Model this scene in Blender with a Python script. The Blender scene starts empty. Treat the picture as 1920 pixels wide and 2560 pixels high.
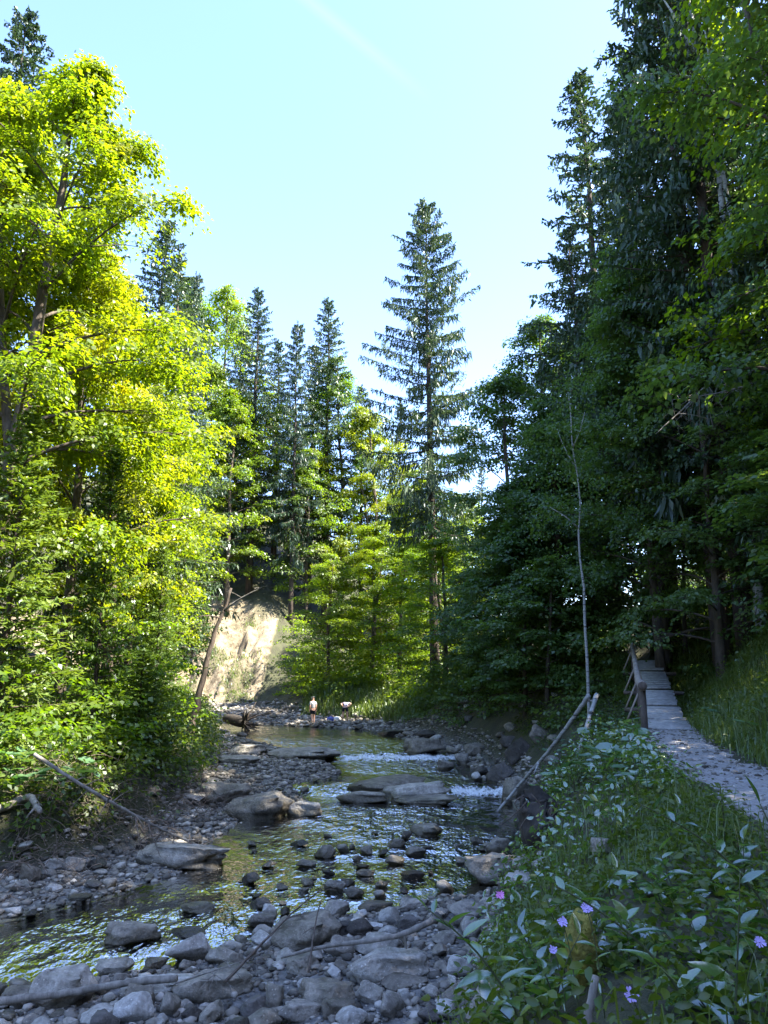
import bpy, math, random
import numpy as np
from mathutils import Vector, Matrix

R = math.radians
scene = bpy.context.scene
col = scene.collection

# ------------------------------------------------------------------ camera
F = 1850.0                      # focal length in pixels of the 1920 x 2560 frame
HCAM = 4.1                      # eye height over the far pool
TH = math.atan((1660 - 1280) / F)
CT, ST = math.cos(TH), math.sin(TH)
cam_d = bpy.data.cameras.new('camera')
cam = bpy.data.objects.new('camera', cam_d)
col.objects.link(cam)
cam.location = (0, 0, HCAM)
cam.rotation_euler = (R(90) + TH, 0, 0)
cam_d.sensor_fit = 'VERTICAL'
cam_d.sensor_height = 36.0
cam_d.lens = F / 2560 * 36.0
cam_d.clip_start = 0.05
cam_d.clip_end = 5000
scene.camera = cam

# ------------------------------------------------------------------ sun and sky
SUN_AZ, SUN_EL = R(106), R(54)   # azimuth from +Y towards +X
sun_dir = Vector((math.sin(SUN_AZ) * math.cos(SUN_EL), math.cos(SUN_AZ) * math.cos(SUN_EL), math.sin(SUN_EL)))
sd = bpy.data.lights.new('sun', 'SUN')
sd.energy = 5.0
sd.angle = R(0.53)
sd.color = (1.0, 0.93, 0.80)
so = bpy.data.objects.new('sun', sd)
so.rotation_euler = sun_dir.to_track_quat('Z', 'Y').to_euler()
so.location = sun_dir * 60
col.objects.link(so)

def raydir(u, v):
    xc, yc = (u - 960) / F, (1280 - v) / F
    return Vector((xc, CT - yc * ST, ST + yc * CT))

world = bpy.data.worlds.new('World')
scene.world = world
world.use_nodes = True
wn, wl = world.node_tree.nodes, world.node_tree.links
wn.clear()
w_out = wn.new('ShaderNodeOutputWorld')
w_bg = wn.new('ShaderNodeBackground')
w_sky = wn.new('ShaderNodeTexSky')
w_sky.sky_type = 'NISHITA'
w_sky.sun_disc = False
w_sky.sun_elevation = SUN_EL
w_sky.sun_rotation = SUN_AZ
w_sky.altitude = 700
w_sky.air_density = 1.0
w_sky.dust_density = 1.2
w_sky.ozone_density = 1.6
w_bg.inputs['Strength'].default_value = 0.15
# a thin contrail: a soft streak along one great circle of the sky
a_, b_ = raydir(770, 0).normalized(), raydir(1010, 195).normalized()
n_ = a_.cross(b_).normalized()
tc = wn.new('ShaderNodeTexCoord')
def wmath(op, a, b=None, c=None):
    m = wn.new('ShaderNodeMath'); m.operation = op
    for i, x in enumerate((a, b, c)):
        if x is None: continue
        if hasattr(x, 'links'): wl.new(x, m.inputs[i])
        else: m.inputs[i].default_value = x
    return m.outputs[0]
def wdot(vec):
    m = wn.new('ShaderNodeVectorMath'); m.operation = 'DOT_PRODUCT'
    wl.new(tc.outputs['Generated'], m.inputs[0]); m.inputs[1].default_value = vec
    return m.outputs['Value']
off = wmath('ABSOLUTE', wdot(n_))
core = wmath('SMOOTH_MIN', wmath('MAXIMUM', wmath('SUBTRACT', 1.0, wmath('DIVIDE', off, 0.010)), 0.0), 1.0, 0.2)
along = wmath('MAXIMUM', wmath('MULTIPLY', wmath('SUBTRACT', wdot(a_), 0.985), 66.0), 0.0)
streak = wmath('MULTIPLY', wmath('MULTIPLY', core, wmath('MINIMUM', along, 1.0)), 0.02)
w_mix = wn.new('ShaderNodeMix'); w_mix.data_type = 'RGBA'
wl.new(streak, w_mix.inputs['Factor'])
wl.new(w_sky.outputs['Color'], w_mix.inputs['A'])
w_mix.inputs['B'].default_value = (9, 9, 9, 1)
w_tint = wn.new('ShaderNodeMix'); w_tint.data_type = 'RGBA'; w_tint.blend_type = 'MULTIPLY'; w_tint.inputs['Factor'].default_value = 1.0
wl.new(w_mix.outputs['Result'], w_tint.inputs['A']); w_tint.inputs['B'].default_value = (0.82, 0.85, 1.0, 1)   # cool white balance of the photograph
wl.new(w_tint.outputs['Result'], w_bg.inputs['Color'])
wl.new(w_bg.outputs[0], w_out.inputs['Surface'])

vs = scene.view_settings
vs.view_transform = 'Standard'
vs.look = 'None'
vs.exposure = 2.5
vs.gamma = 1.0
vs.use_curve_mapping = False
scene.cycles.use_denoising = True
scene.cycles.max_bounces = 7
scene.cycles.diffuse_bounces = 4
scene.cycles.glossy_bounces = 3
scene.cycles.transmission_bounces = 4
scene.cycles.transparent_max_bounces = 8
scene.cycles.caustics_reflective = False
scene.cycles.caustics_refractive = False
scene.cycles.sample_clamp_indirect = 6.0

rng = np.random.default_rng(7)
random.seed(7)

# ------------------------------------------------------------------ helpers
def tag(o, label=None, cat=None, group=None, kind=None):
    if label: o['label'] = label
    if cat: o['category'] = cat
    if group: o['group'] = group
    if kind: o['kind'] = kind
    return o

def empty(name, loc=(0, 0, 0), rz=0.0):
    o = bpy.data.objects.new(name, None)
    o.empty_display_size = 0.2
    o.location = loc
    o.rotation_euler = (0, 0, rz)
    col.objects.link(o)
    return o

def link(name, me, parent=None, mat=None):
    o = bpy.data.objects.new(name, me)
    if mat is not None and not me.materials: me.materials.append(mat)
    if parent is not None: o.parent = parent
    col.objects.link(o)
    return o

def copy_tree(o, parent=None):
    c = o.copy()
    col.objects.link(c)
    c.parent = parent
    for ch in o.children: copy_tree(ch, c)
    return c

class MB:
    """collects triangles and quads as numpy arrays and builds one mesh"""
    def __init__(s): s.v, s.q, s.t, s.n = [], [], [], 0
    def add(s, v, q=None, t=None):
        v = np.asarray(v, float).reshape(-1, 3)
        if q is not None and len(q): s.q.append(np.asarray(q, np.int64).reshape(-1, 4) + s.n)
        if t is not None and len(t): s.t.append(np.asarray(t, np.int64).reshape(-1, 3) + s.n)
        s.v.append(v); s.n += len(v)
    def mesh(s, name, mat=None, smooth=False):
        v = np.concatenate(s.v) if s.v else np.zeros((0, 3))
        q = np.concatenate(s.q) if s.q else np.zeros((0, 4), np.int64)
        t = np.concatenate(s.t) if s.t else np.zeros((0, 3), np.int64)
        me = bpy.data.meshes.new(name)
        me.vertices.add(len(v)); me.vertices.foreach_set('co', v.astype(np.float32).ravel())
        nl = q.size + t.size
        me.loops.add(nl)
        me.loops.foreach_set('vertex_index', np.concatenate([q.ravel(), t.ravel()]).astype(np.int32))
        me.polygons.add(len(q) + len(t))
        st = np.concatenate([np.arange(len(q)) * 4, q.size + np.arange(len(t)) * 3])
        me.polygons.foreach_set('loop_start', st.astype(np.int32))
        if smooth: me.polygons.foreach_set('use_smooth', np.ones(len(q) + len(t), bool))
        me.update(calc_edges=True)
        if mat: me.materials.append(mat)
        return me
    def build(s, name, mat, parent=None, smooth=False):
        return link(name, s.mesh(name, mat, smooth), parent)
    def tube(s, pts, rad, sides=6, caps=True):
        pts = np.asarray(pts, float); n = len(pts)
        rad = np.broadcast_to(np.asarray(rad, float), (n,))
        tan = np.gradient(pts, axis=0)
        tan /= np.linalg.norm(tan, axis=1)[:, None] + 1e-9
        ref = np.array([1.0, 0, 0]) if abs(tan[0][0]) < 0.8 else np.array([0, 1.0, 0])
        a = np.cross(tan, ref); a /= np.linalg.norm(a, axis=1)[:, None] + 1e-9
        b = np.cross(tan, a)
        ang = np.arange(sides) * 2 * np.pi / sides
        ring = pts[:, None] + rad[:, None, None] * (np.cos(ang)[None, :, None] * a[:, None] + np.sin(ang)[None, :, None] * b[:, None])
        i = np.arange(n - 1)[:, None] * sides; j = np.arange(sides)[None]; k = (j + 1) % sides
        q = np.stack([i + j, i + k, i + sides + k, i + sides + j], -1).reshape(-1, 4)
        v = ring.reshape(-1, 3)
        if caps:
            v = np.concatenate([v, pts[:1], pts[-1:]])
            jj = np.arange(sides)
            t0 = np.stack([np.full(sides, n * sides), (jj + 1) % sides, jj], -1)
            t1 = np.stack([np.full(sides, n * sides + 1), (n - 1) * sides + jj, (n - 1) * sides + (jj + 1) % sides], -1)
            s.add(v, q, np.concatenate([t0, t1]))
        else: s.add(v, q)
    def box(s, c, ax, ay, az):
        """box from its centre and three half-axis vectors"""
        c, ax, ay, az = (np.asarray(x, float) for x in (c, ax, ay, az))
        v = [c + i * ax + j * ay + k * az for k in (-1, 1) for j in (-1, 1) for i in (-1, 1)]
        s.add(v, [(0, 2, 3, 1), (4, 5, 7, 6), (0, 1, 5, 4), (2, 6, 7, 3), (0, 4, 6, 2), (1, 3, 7, 5)])
    def leaves(s, c, d, n, L, W, fold=0.12, droop=0.12):
        """kite-shaped leaves: centre, tip direction, normal, length, width (arrays)"""
        d = d / (np.linalg.norm(d, axis=1)[:, None] + 1e-9)
        sdv = np.cross(d, n); sdv /= np.linalg.norm(sdv, axis=1)[:, None] + 1e-9
        n = np.cross(sdv, d)
        L = np.broadcast_to(L, (len(c),))[:, None]; W = np.broadcast_to(W, (len(c),))[:, None]
        b = c - d * L * 0.5
        t = c + d * L * 0.5 - n * L * droop
        l = c - d * L * 0.08 + sdv * W * 0.5 + n * W * fold
        r = c - d * L * 0.08 - sdv * W * 0.5 + n * W * fold
        v = np.stack([b, r, t, l], 1).reshape(-1, 3)
        s.add(v, np.arange(len(v)).reshape(-1, 4))

def unit(v): return v / (np.linalg.norm(v, axis=-1, keepdims=True) + 1e-9)
def rdir(n, g=rng): return unit(g.normal(size=(n, 3)))

def _hash(ix, iy, iz, seed):
    h = (ix.astype(np.uint32) * np.uint32(374761393) + iy.astype(np.uint32) * np.uint32(668265263)
         + iz.astype(np.uint32) * np.uint32(2147483647) + np.uint32((seed * 1274126177) & 0xffffffff))
    h = (h ^ (h >> np.uint32(13))) * np.uint32(1274126177)
    h = h ^ (h >> np.uint32(16))
    return (h & np.uint32(0xffff)).astype(float) / 65535.0
def vnoise(p, seed=0):
    p = np.asarray(p, float); i = np.floor(p).astype(np.int64); f = p - i; f = f * f * (3 - 2 * f)
    r = 0
    for dx in (0, 1):
        for dy in (0, 1):
            for dz in (0, 1):
                w = (f[..., 0] if dx else 1 - f[..., 0]) * (f[..., 1] if dy else 1 - f[..., 1]) * (f[..., 2] if dz else 1 - f[..., 2])
                r = r + w * _hash(i[..., 0] + dx, i[..., 1] + dy, i[..., 2] + dz, seed)
    return r * 2 - 1
def fbm(p, seed=0, octaves=4, gain=0.5):
    r, a = 0, 1.0
    p = np.asarray(p, float)
    for k in range(octaves):
        r = r + a * vnoise(p, seed + k); p = p * 2.03 + 11.3; a *= gain
    return r
def fbm2(x, y, sc, seed=0, octaves=4, gain=0.5):
    x, y = np.broadcast_arrays(np.asarray(x, float), np.asarray(y, float))
    return fbm(np.stack([x * sc, y * sc, np.zeros_like(x)], -1), seed, octaves, gain)

# ------------------------------------------------------------------ materials
def nt(name):
    m = bpy.data.materials.new(name); m.use_nodes = True
    n, l = m.node_tree.nodes, m.node_tree.links
    n.clear()
    out = n.new('ShaderNodeOutputMaterial')
    return m, n, l, out
def setin(l, sock, x):
    if hasattr(x, 'links'): l.new(x, sock)
    else: sock.default_value = x
def mixc(n, l, f, a, b, blend='MIX'):
    m = n.new('ShaderNodeMix'); m.data_type = 'RGBA'; m.blend_type = blend
    setin(l, m.inputs['Factor'], f)
    for s, x in (('A', a), ('B', b)): setin(l, m.inputs[s], (*x, 1) if isinstance(x, tuple) and len(x) == 3 else x)
    return m.outputs['Result']
def noise(n, l, sc, detail=4, rough=0.55, coord=None, dim='3D'):
    t = n.new('ShaderNodeTexNoise'); t.inputs['Scale'].default_value = sc
    t.inputs['Detail'].default_value = detail; t.inputs['Roughness'].default_value = rough
    if coord is not None: l.new(coord, t.inputs['Vector'])
    return t.outputs['Fac']
def ramp(n, l, f, stops):
    r = n.new('ShaderNodeValToRGB'); e = r.color_ramp.elements
    while len(e) < len(stops): e.new(0.5)
    for k, (p, c) in enumerate(stops):
        e[k].position = p; e[k].color = (*c, 1) if len(c) == 3 else c
    l.new(f, r.inputs['Fac']); return r.outputs['Color']
def mrange(n, l, f, a, b, c=0.0, d=1.0):
    m = n.new('ShaderNodeMapRange'); l.new(f, m.inputs[0])
    for i, x in enumerate((a, b, c, d)): m.inputs[i + 1].default_value = x
    return m.outputs[0]
def bump(n, l, h, strength, dist):
    b = n.new('ShaderNodeBump'); b.inputs['Strength'].default_value = strength; b.inputs['Distance'].default_value = dist
    l.new(h, b.inputs['Height']); return b.outputs['Normal']

def leaf_mat(name, dark, light, trans, tf=0.45, gloss=0.05, patch=None, vv_=0.2, rough=0.42):
    m, n, l, out = nt(name)
    g = n.new('ShaderNodeNewGeometry'); oi = n.new('ShaderNodeObjectInfo')
    c = mixc(n, l, g.outputs['Random Per Island'], dark, light)
    nz = noise(n, l, 0.6, 2, 0.5, g.outputs['Position'])
    c = mixc(n, l, mrange(n, l, nz, 0.35, 0.7, 0, 0.55), c, light)
    if patch is not None:
        nz2 = noise(n, l, 0.35, 2, 0.5, g.outputs['Position'])
        c = mixc(n, l, mrange(n, l, nz2, 0.6, 0.72, 0, 0.7), c, patch)
    hs = n.new('ShaderNodeHueSaturation')
    l.new(c, hs.inputs['Color'])
    l.new(mrange(n, l, oi.outputs['Random'], 0, 1, 0.485, 0.515), hs.inputs['Hue'])
    l.new(mrange(n, l, oi.outputs['Random'], 0, 1, 1 + vv_, 1 - vv_ * 0.8), hs.inputs['Value'])
    c = hs.outputs['Color']
    d = n.new('ShaderNodeBsdfDiffuse'); l.new(c, d.inputs['Color'])
    t = n.new('ShaderNodeBsdfTranslucent')
    l.new(mixc(n, l, 1.0, c, trans, 'MULTIPLY'), t.inputs['Color'])
    mx = n.new('ShaderNodeMixShader'); mx.inputs[0].default_value = tf
    l.new(d.outputs[0], mx.inputs[1]); l.new(t.outputs[0], mx.inputs[2])
    gl = n.new('ShaderNodeBsdfGlossy'); gl.inputs['Roughness'].default_value = rough
    gl.inputs['Color'].default_value = (0.9, 0.95, 1, 1)
    m2 = n.new('ShaderNodeMixShader'); m2.inputs[0].default_value = gloss
    l.new(mx.outputs[0], m2.inputs[1]); l.new(gl.outputs[0], m2.inputs[2])
    l.new(m2.outputs[0], out.inputs['Surface'])
    return m

M = {}
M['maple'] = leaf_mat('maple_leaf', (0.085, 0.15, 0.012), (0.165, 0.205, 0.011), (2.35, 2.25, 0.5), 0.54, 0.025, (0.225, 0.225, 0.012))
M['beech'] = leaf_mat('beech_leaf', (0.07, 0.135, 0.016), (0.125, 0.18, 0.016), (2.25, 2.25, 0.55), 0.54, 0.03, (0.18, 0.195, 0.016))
M['shade'] = leaf_mat('shade_leaf', (0.055, 0.115, 0.034), (0.105, 0.17, 0.042), (1.9, 1.9, 0.7), 0.42, 0.04)  # maple and beech leaves with the slope's shade put into a darker, bluer green
M['spruce'] = leaf_mat('spruce_needle', (0.03, 0.06, 0.03), (0.06, 0.095, 0.042), (1.5, 1.6, 0.8), 0.22, 0.04)
M['fir'] = leaf_mat('young_fir_needle', (0.06, 0.12, 0.022), (0.11, 0.16, 0.022), (1.9, 1.9, 0.7), 0.35, 0.04)
M['ground_leaf'] = leaf_mat('ground_cover_leaf', (0.04, 0.08, 0.012), (0.13, 0.17, 0.02), (1.8, 1.8, 0.8), 0.4, 0.035)
M['grass'] = leaf_mat('grass_blade', (0.08, 0.14, 0.03), (0.16, 0.205, 0.05), (1.7, 1.7, 0.8), 0.4, 0.05)
M['plant'] = leaf_mat('broad_plant_leaf', (0.035, 0.10, 0.02), (0.09, 0.17, 0.028), (1.9, 1.9, 0.7), 0.42, 0.16, None, 0.5, 0.25)
M['butterbur'] = leaf_mat('butterbur_leaf', (0.07, 0.16, 0.06), (0.12, 0.22, 0.08), (1.5, 1.6, 0.8), 0.35, 0.14)

def bark_mat(name, a, b, sc=6.0, stretch=0.25):
    m, n, l, out = nt(name)
    t = n.new('ShaderNodeTexCoord'); mp = n.new('ShaderNodeMapping')
    mp.inputs['Scale'].default_value = (1, 1, stretch); l.new(t.outputs['Object'], mp.inputs['Vector'])
    f = noise(n, l, sc, 6, 0.65, mp.outputs[0])
    c = ramp(n, l, f, [(0.3, a), (0.7, b)])
    p = n.new('ShaderNodeBsdfPrincipled'); l.new(c, p.inputs['Base Color']); p.inputs['Roughness'].default_value = 0.9
    l.new(bump(n, l, f, 0.8, 0.03), p.inputs['Normal'])
    l.new(p.outputs[0], out.inputs['Surface']); return m
M['bark'] = bark_mat('dark_bark', (0.035, 0.027, 0.02), (0.13, 0.10, 0.075))
M['bark_spruce'] = bark_mat('spruce_bark', (0.03, 0.022, 0.018), (0.10, 0.072, 0.056))
M['deadwood'] = bark_mat('dead_wood', (0.10, 0.088, 0.07), (0.34, 0.31, 0.265), 9, 0.2)
M['darkwood'] = bark_mat('dark_dead_wood', (0.05, 0.038, 0.028), (0.17, 0.13, 0.10), 9, 0.3)
M['soil'] = bark_mat('dark_soil', (0.012, 0.010, 0.008), (0.05, 0.04, 0.03), 5, 1.0)
M['twig'] = bark_mat('dry_twig', (0.10, 0.075, 0.055), (0.24, 0.19, 0.15), 9, 0.5)
def birch_mat():
    m, n, l, out = nt('birch_bark')
    t = n.new('ShaderNodeTexCoord'); mp = n.new('ShaderNodeMapping')
    mp.inputs['Scale'].default_value = (1, 1, 6); l.new(t.outputs['Object'], mp.inputs['Vector'])
    f = noise(n, l, 2.2, 4, 0.6, mp.outputs[0])
    c = ramp(n, l, f, [(0.36, (0.05, 0.045, 0.04)), (0.44, (0.30, 0.30, 0.28)), (0.8, (0.46, 0.46, 0.44))])
    p = n.new('ShaderNodeBsdfPrincipled'); l.new(c, p.inputs['Base Color']); p.inputs['Roughness'].default_value = 0.75
    l.new(p.outputs[0], out.inputs['Surface']); return m
M['birch'] = birch_mat()

def rock_mat(name, a, b, moss=(0.075, 0.085, 0.03), mossf=0.45, strata=0.0):
    m, n, l, out = nt(name)
    g = n.new('ShaderNodeNewGeometry'); oi = n.new('ShaderNodeObjectInfo'); t = n.new('ShaderNodeTexCoord')
    f = noise(n, l, 2.6, 7, 0.62, g.outputs['Position'])
    f2 = noise(n, l, 14, 5, 0.6, g.outputs['Position'])
    c = ramp(n, l, f, [(0.3, a), (0.68, b)])
    c = mixc(n, l, 0.35, c, ramp(n, l, f2, [(0.3, (0.1, 0.1, 0.1)), (0.7, (0.9, 0.9, 0.9))]), 'OVERLAY')
    vo = n.new('ShaderNodeTexVoronoi'); vo.inputs['Scale'].default_value = 16; l.new(g.outputs['Position'], vo.inputs['Vector'])
    spots = mrange(n, l, vo.outputs['Distance'], 0.10, 0.22, 0.5, 0.0)
    c = mixc(n, l, spots, c, tuple(min(1, x * 1.5) for x in b))
    nm = noise(n, l, 1.7, 5, 0.65, g.outputs['Position'])
    sx = n.new('ShaderNodeSeparateXYZ'); l.new(g.outputs['Normal'], sx.inputs[0])
    up = mrange(n, l, sx.outputs['Z'], 0.2, 0.9)
    mm = n.new('ShaderNodeMath'); mm.operation = 'MULTIPLY'; l.new(up, mm.inputs[0]); l.new(mrange(n, l, nm, 0.5, 0.66, 0, mossf), mm.inputs[1])
    c = mixc(n, l, mm.outputs[0], c, moss)
    hs = n.new('ShaderNodeHueSaturation'); l.new(c, hs.inputs['Color'])
    l.new(mrange(n, l, oi.outputs['Random'], 0, 1, 0.6, 1.35), hs.inputs['Value'])
    l.new(mrange(n, l, oi.outputs['Random'], 0, 1, 1.2, 0.7), hs.inputs['Saturation'])
    # stones are wet, so darker and glossier, up to a hand's width over the stream
    ps = n.new('ShaderNodeSeparateXYZ'); l.new(g.outputs['Position'], ps.inputs[0])
    wl1 = n.new('ShaderNodeMath'); wl1.operation = 'MULTIPLY_ADD'; l.new(ps.outputs['Y'], wl1.inputs[0]); wl1.inputs[1].default_value = -0.025; l.new(ps.outputs['Z'], wl1.inputs[2])
    wl2 = n.new('ShaderNodeMath'); wl2.operation = 'MULTIPLY_ADD'; l.new(f, wl2.inputs[0]); wl2.inputs[1].default_value = -0.10; l.new(wl1.outputs[0], wl2.inputs[2])
    wet = mrange(n, l, wl2.outputs[0], -0.94, -0.88, 1.0, 0.0)
    cw = mixc(n, l, wet, hs.outputs['Color'], mixc(n, l, 1.0, hs.outputs['Color'], (0.42, 0.40, 0.34), 'MULTIPLY'))
    p = n.new('ShaderNodeBsdfPrincipled'); l.new(cw, p.inputs['Base Color'])
    l.new(mrange(n, l, wet, 0, 1, 0.75, 0.28), p.inputs['Roughness']); p.inputs['Specular IOR Level'].default_value = 0.4
    ad = n.new('ShaderNodeMath'); ad.operation = 'ADD'; l.new(f, ad.inputs[0])
    ml = n.new('ShaderNodeMath'); ml.operation = 'MULTIPLY'; l.new(f2, ml.inputs[0]); ml.inputs[1].default_value = 0.4
    l.new(ml.outputs[0], ad.inputs[1])
    h = ad.outputs[0]
    l.new(bump(n, l, h, 1.0, 0.09), p.inputs['Normal'])
    l.new(p.outputs[0], out.inputs['Surface']); return m
M['rock'] = rock_mat('grey_river_rock', (0.09, 0.078, 0.062), (0.35, 0.31, 0.255))
M['rock_pale'] = rock_mat('pale_river_rock', (0.20, 0.185, 0.16), (0.46, 0.435, 0.39), mossf=0.2)
M['rock_dark'] = rock_mat('dark_wet_rock', (0.035, 0.031, 0.027), (0.13, 0.112, 0.095), mossf=0.4)
M['slab'] = rock_mat('sandstone_slab', (0.125, 0.11, 0.085), (0.44, 0.395, 0.325), mossf=0.45)
M['pebble'] = rock_mat('pebble', (0.12, 0.118, 0.115), (0.33, 0.325, 0.315), mossf=0.0)
M['moss'] = rock_mat('mossy_stump', (0.16, 0.14, 0.04), (0.34, 0.31, 0.07), moss=(0.25, 0.25, 0.05), mossf=0.7)

def ground_mat():
    m, n, l, out = nt('ground')
    g = n.new('ShaderNodeNewGeometry')
    at = n.new('ShaderNodeVertexColor'); at.layer_name = 'zone'
    sp = n.new('ShaderNodeSeparateColor'); l.new(at.outputs['Color'], sp.inputs[0])
    f = noise(n, l, 1.4, 7, 0.65, g.outputs['Position'])
    f2 = noise(n, l, 9, 5, 0.6, g.outputs['Position'])
    soil = ramp(n, l, f, [(0.3, (0.035, 0.03, 0.02)), (0.55, (0.05, 0.055, 0.022)), (0.72, (0.085, 0.07, 0.045))])
    vo = n.new('ShaderNodeTexVoronoi'); vo.inputs['Scale'].default_value = 7; l.new(g.outputs['Position'], vo.inputs['Vector'])
    grav = mixc(n, l, 0.6, ramp(n, l, f2, [(0.3, (0.10, 0.098, 0.09)), (0.7, (0.27, 0.26, 0.24))]), mrange(n, l, vo.outputs['Distance'], 0.0, 0.8, 0.75, 0.25), 'SOFT_LIGHT')
    bed = ramp(n, l, f, [(0.3, (0.055, 0.055, 0.022)), (0.7, (0.15, 0.145, 0.06))])
    cliff = ramp(n, l, f, [(0.34, (0.085, 0.065, 0.04)), (0.46, (0.20, 0.16, 0.10)), (0.56, (0.27, 0.22, 0.145)), (0.75, (0.34, 0.285, 0.19))])
    c = mixc(n, l, sp.outputs[0], soil, grav)
    c = mixc(n, l, sp.outputs[1], c, bed)
    c = mixc(n, l, sp.outputs[2], c, cliff)
    p = n.new('ShaderNodeBsdfPrincipled'); l.new(c, p.inputs['Base Color']); p.inputs['Roughness'].default_value = 0.9
    ad = n.new('ShaderNodeMath'); ad.operation = 'ADD'; l.new(f, ad.inputs[0]); l.new(f2, ad.inputs[1])
    l.new(bump(n, l, ad.outputs[0], 0.9, 0.12), p.inputs['Normal'])
    l.new(p.outputs[0], out.inputs['Surface']); return m
M['ground'] = ground_mat()

def path_mat():
    m, n, l, out = nt('gravel_path')
    g = n.new('ShaderNodeNewGeometry')
    f = noise(n, l, 2.0, 6, 0.65, g.outputs['Position'])
    f2 = noise(n, l, 30, 4, 0.65, g.outputs['Position'])
    vo = n.new('ShaderNodeTexVoronoi'); vo.inputs['Scale'].default_value = 13; l.new(g.outputs['Position'], vo.inputs['Vector'])
    c = ramp(n, l, f, [(0.3, (0.25, 0.23, 0.21)), (0.7, (0.44, 0.42, 0.40))])
    c = mixc(n, l, mrange(n, l, vo.outputs['Distance'], 0.2, 0.5, 0.5, 0), c, (0.52, 0.51, 0.50))
    c = mixc(n, l, mrange(n, l, f2, 0.4, 0.6, 0.4, 0), c, (0.2, 0.185, 0.17))
    p = n.new('ShaderNodeBsdfPrincipled'); l.new(c, p.inputs['Base Color']); p.inputs['Roughness'].default_value = 0.9
    ad = n.new('ShaderNodeMath'); ad.operation = 'SUBTRACT'; l.new(f2, ad.inputs[0]); l.new(vo.outputs['Distance'], ad.inputs[1])
    l.new(bump(n, l, ad.outputs[0], 0.8, 0.05), p.inputs['Normal'])
    l.new(p.outputs[0], out.inputs['Surface']); return m
M['path'] = path_mat()

def water_mat():
    m, n, l, out = nt('stream_water')
    g = n.new('ShaderNodeNewGeometry')
    at = n.new('ShaderNodeVertexColor'); at.layer_name = 'flow'
    sp = n.new('ShaderNodeSeparateColor'); l.new(at.outputs['Color'], sp.inputs[0])
    mp = n.new('ShaderNodeMapping'); mp.inputs['Rotation'].default_value = (0, 0, R(-12)); mp.inputs['Scale'].default_value = (1.0, 0.62, 1)
    l.new(g.outputs['Position'], mp.inputs['Vector'])
    a = noise(n, l, 2.2, 3, 0.55, mp.outputs[0]); b = noise(n, l, 9, 2, 0.5, mp.outputs[0])
    ml = n.new('ShaderNodeMath'); ml.operation = 'MULTIPLY_ADD'; l.new(b, ml.inputs[0]); ml.inputs[1].default_value = 0.22; l.new(a, ml.inputs[2])
    mh = n.new('ShaderNodeMath'); mh.operation = 'MULTIPLY'; l.new(ml.outputs[0], mh.inputs[0]); l.new(sp.outputs[1], mh.inputs[1])
    nm = bump(n, l, mh.outputs[0], 1.0, 0.34)
    fr = n.new('ShaderNodeFresnel'); fr.inputs['IOR'].default_value = 1.33
    fb_ = n.new('ShaderNodeFresnel'); fb_.inputs['IOR'].default_value = 1.33; l.new(nm, fb_.inputs['Normal'])
    fm = n.new('ShaderNodeMath'); fm.operation = 'MULTIPLY_ADD'; fm.use_clamp = True; l.new(fr.outputs[0], fm.inputs[0]); fm.inputs[1].default_value = 5.5; l.new(fb_.outputs[0], fm.inputs[2])
    tr = n.new('ShaderNodeBsdfTransparent'); tr.inputs['Color'].default_value = (0.72, 0.74, 0.50, 1)
    gl = n.new('ShaderNodeBsdfGlossy'); gl.inputs['Roughness'].default_value = 0.13; l.new(nm, gl.inputs['Normal'])
    mx = n.new('ShaderNodeMixShader'); l.new(fm.outputs[0], mx.inputs[0]); l.new(tr.outputs[0], mx.inputs[1]); l.new(gl.outputs[0], mx.inputs[2])
    fo = noise(n, l, 7, 6, 0.72, mp.outputs[0])
    ff = n.new('ShaderNodeMath'); ff.operation = 'ADD'; l.new(fo, ff.inputs[0]); l.new(sp.outputs[0], ff.inputs[1])
    df = n.new('ShaderNodeBsdfDiffuse'); df.inputs['Color'].default_value = (0.78, 0.82, 0.85, 1); l.new(nm, df.inputs['Normal'])
    m2 = n.new('ShaderNodeMixShader'); l.new(mrange(n, l, ff.outputs[0], 0.92, 1.12, 0, 0.9), m2.inputs[0])
    l.new(mx.outputs[0], m2.inputs[1]); l.new(df.outputs[0], m2.inputs[2])
    l.new(m2.outputs[0], out.inputs['Surface']); return m
M['water'] = water_mat()

def plain(name, c, rough=0.8, nz=0.15, sc=20):
    m, n, l, out = nt(name)
    t = n.new('ShaderNodeTexCoord')
    f = noise(n, l, sc, 4, 0.6, t.outputs['Object'])
    p = n.new('ShaderNodeBsdfPrincipled')
    l.new(mixc(n, l, f, tuple(x * (1 - nz) for x in c), tuple(min(1, x * (1 + nz)) for x in c)), p.inputs['Base Color'])
    p.inputs['Roughness'].default_value = rough
    l.new(p.outputs[0], out.inputs['Surface']); return m
M['plank'] = bark_mat('weathered_plank', (0.26, 0.25, 0.24), (0.58, 0.565, 0.545), 7, 1.0)
M['beam'] = bark_mat('brown_beam', (0.06, 0.045, 0.035), (0.16, 0.125, 0.10), 7, 0.3)
M['rail'] = bark_mat('peeled_rail', (0.16, 0.125, 0.095), (0.42, 0.37, 0.31), 5, 0.3)
M['steel'] = plain('weathered_brace', (0.33, 0.28, 0.23), 0.7)
M['skin'] = plain('skin', (0.62, 0.36, 0.25), 0.6, 0.06)
M['hair'] = plain('blond_hair', (0.50, 0.42, 0.30), 0.7, 0.2)
M['shirt_grey'] = plain('pale_grey_cloth', (0.52, 0.52, 0.50), 0.9)
M['shirt_lilac'] = plain('pale_lilac_cloth', (0.56, 0.50, 0.60), 0.9)
M['cap'] = plain('pale_cap_cloth', (0.66, 0.66, 0.64), 0.9)
M['shorts'] = plain('black_cloth', (0.016, 0.017, 0.025), 0.9)
M['shoe'] = plain('grey_shoe', (0.35, 0.35, 0.36), 0.8)
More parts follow.
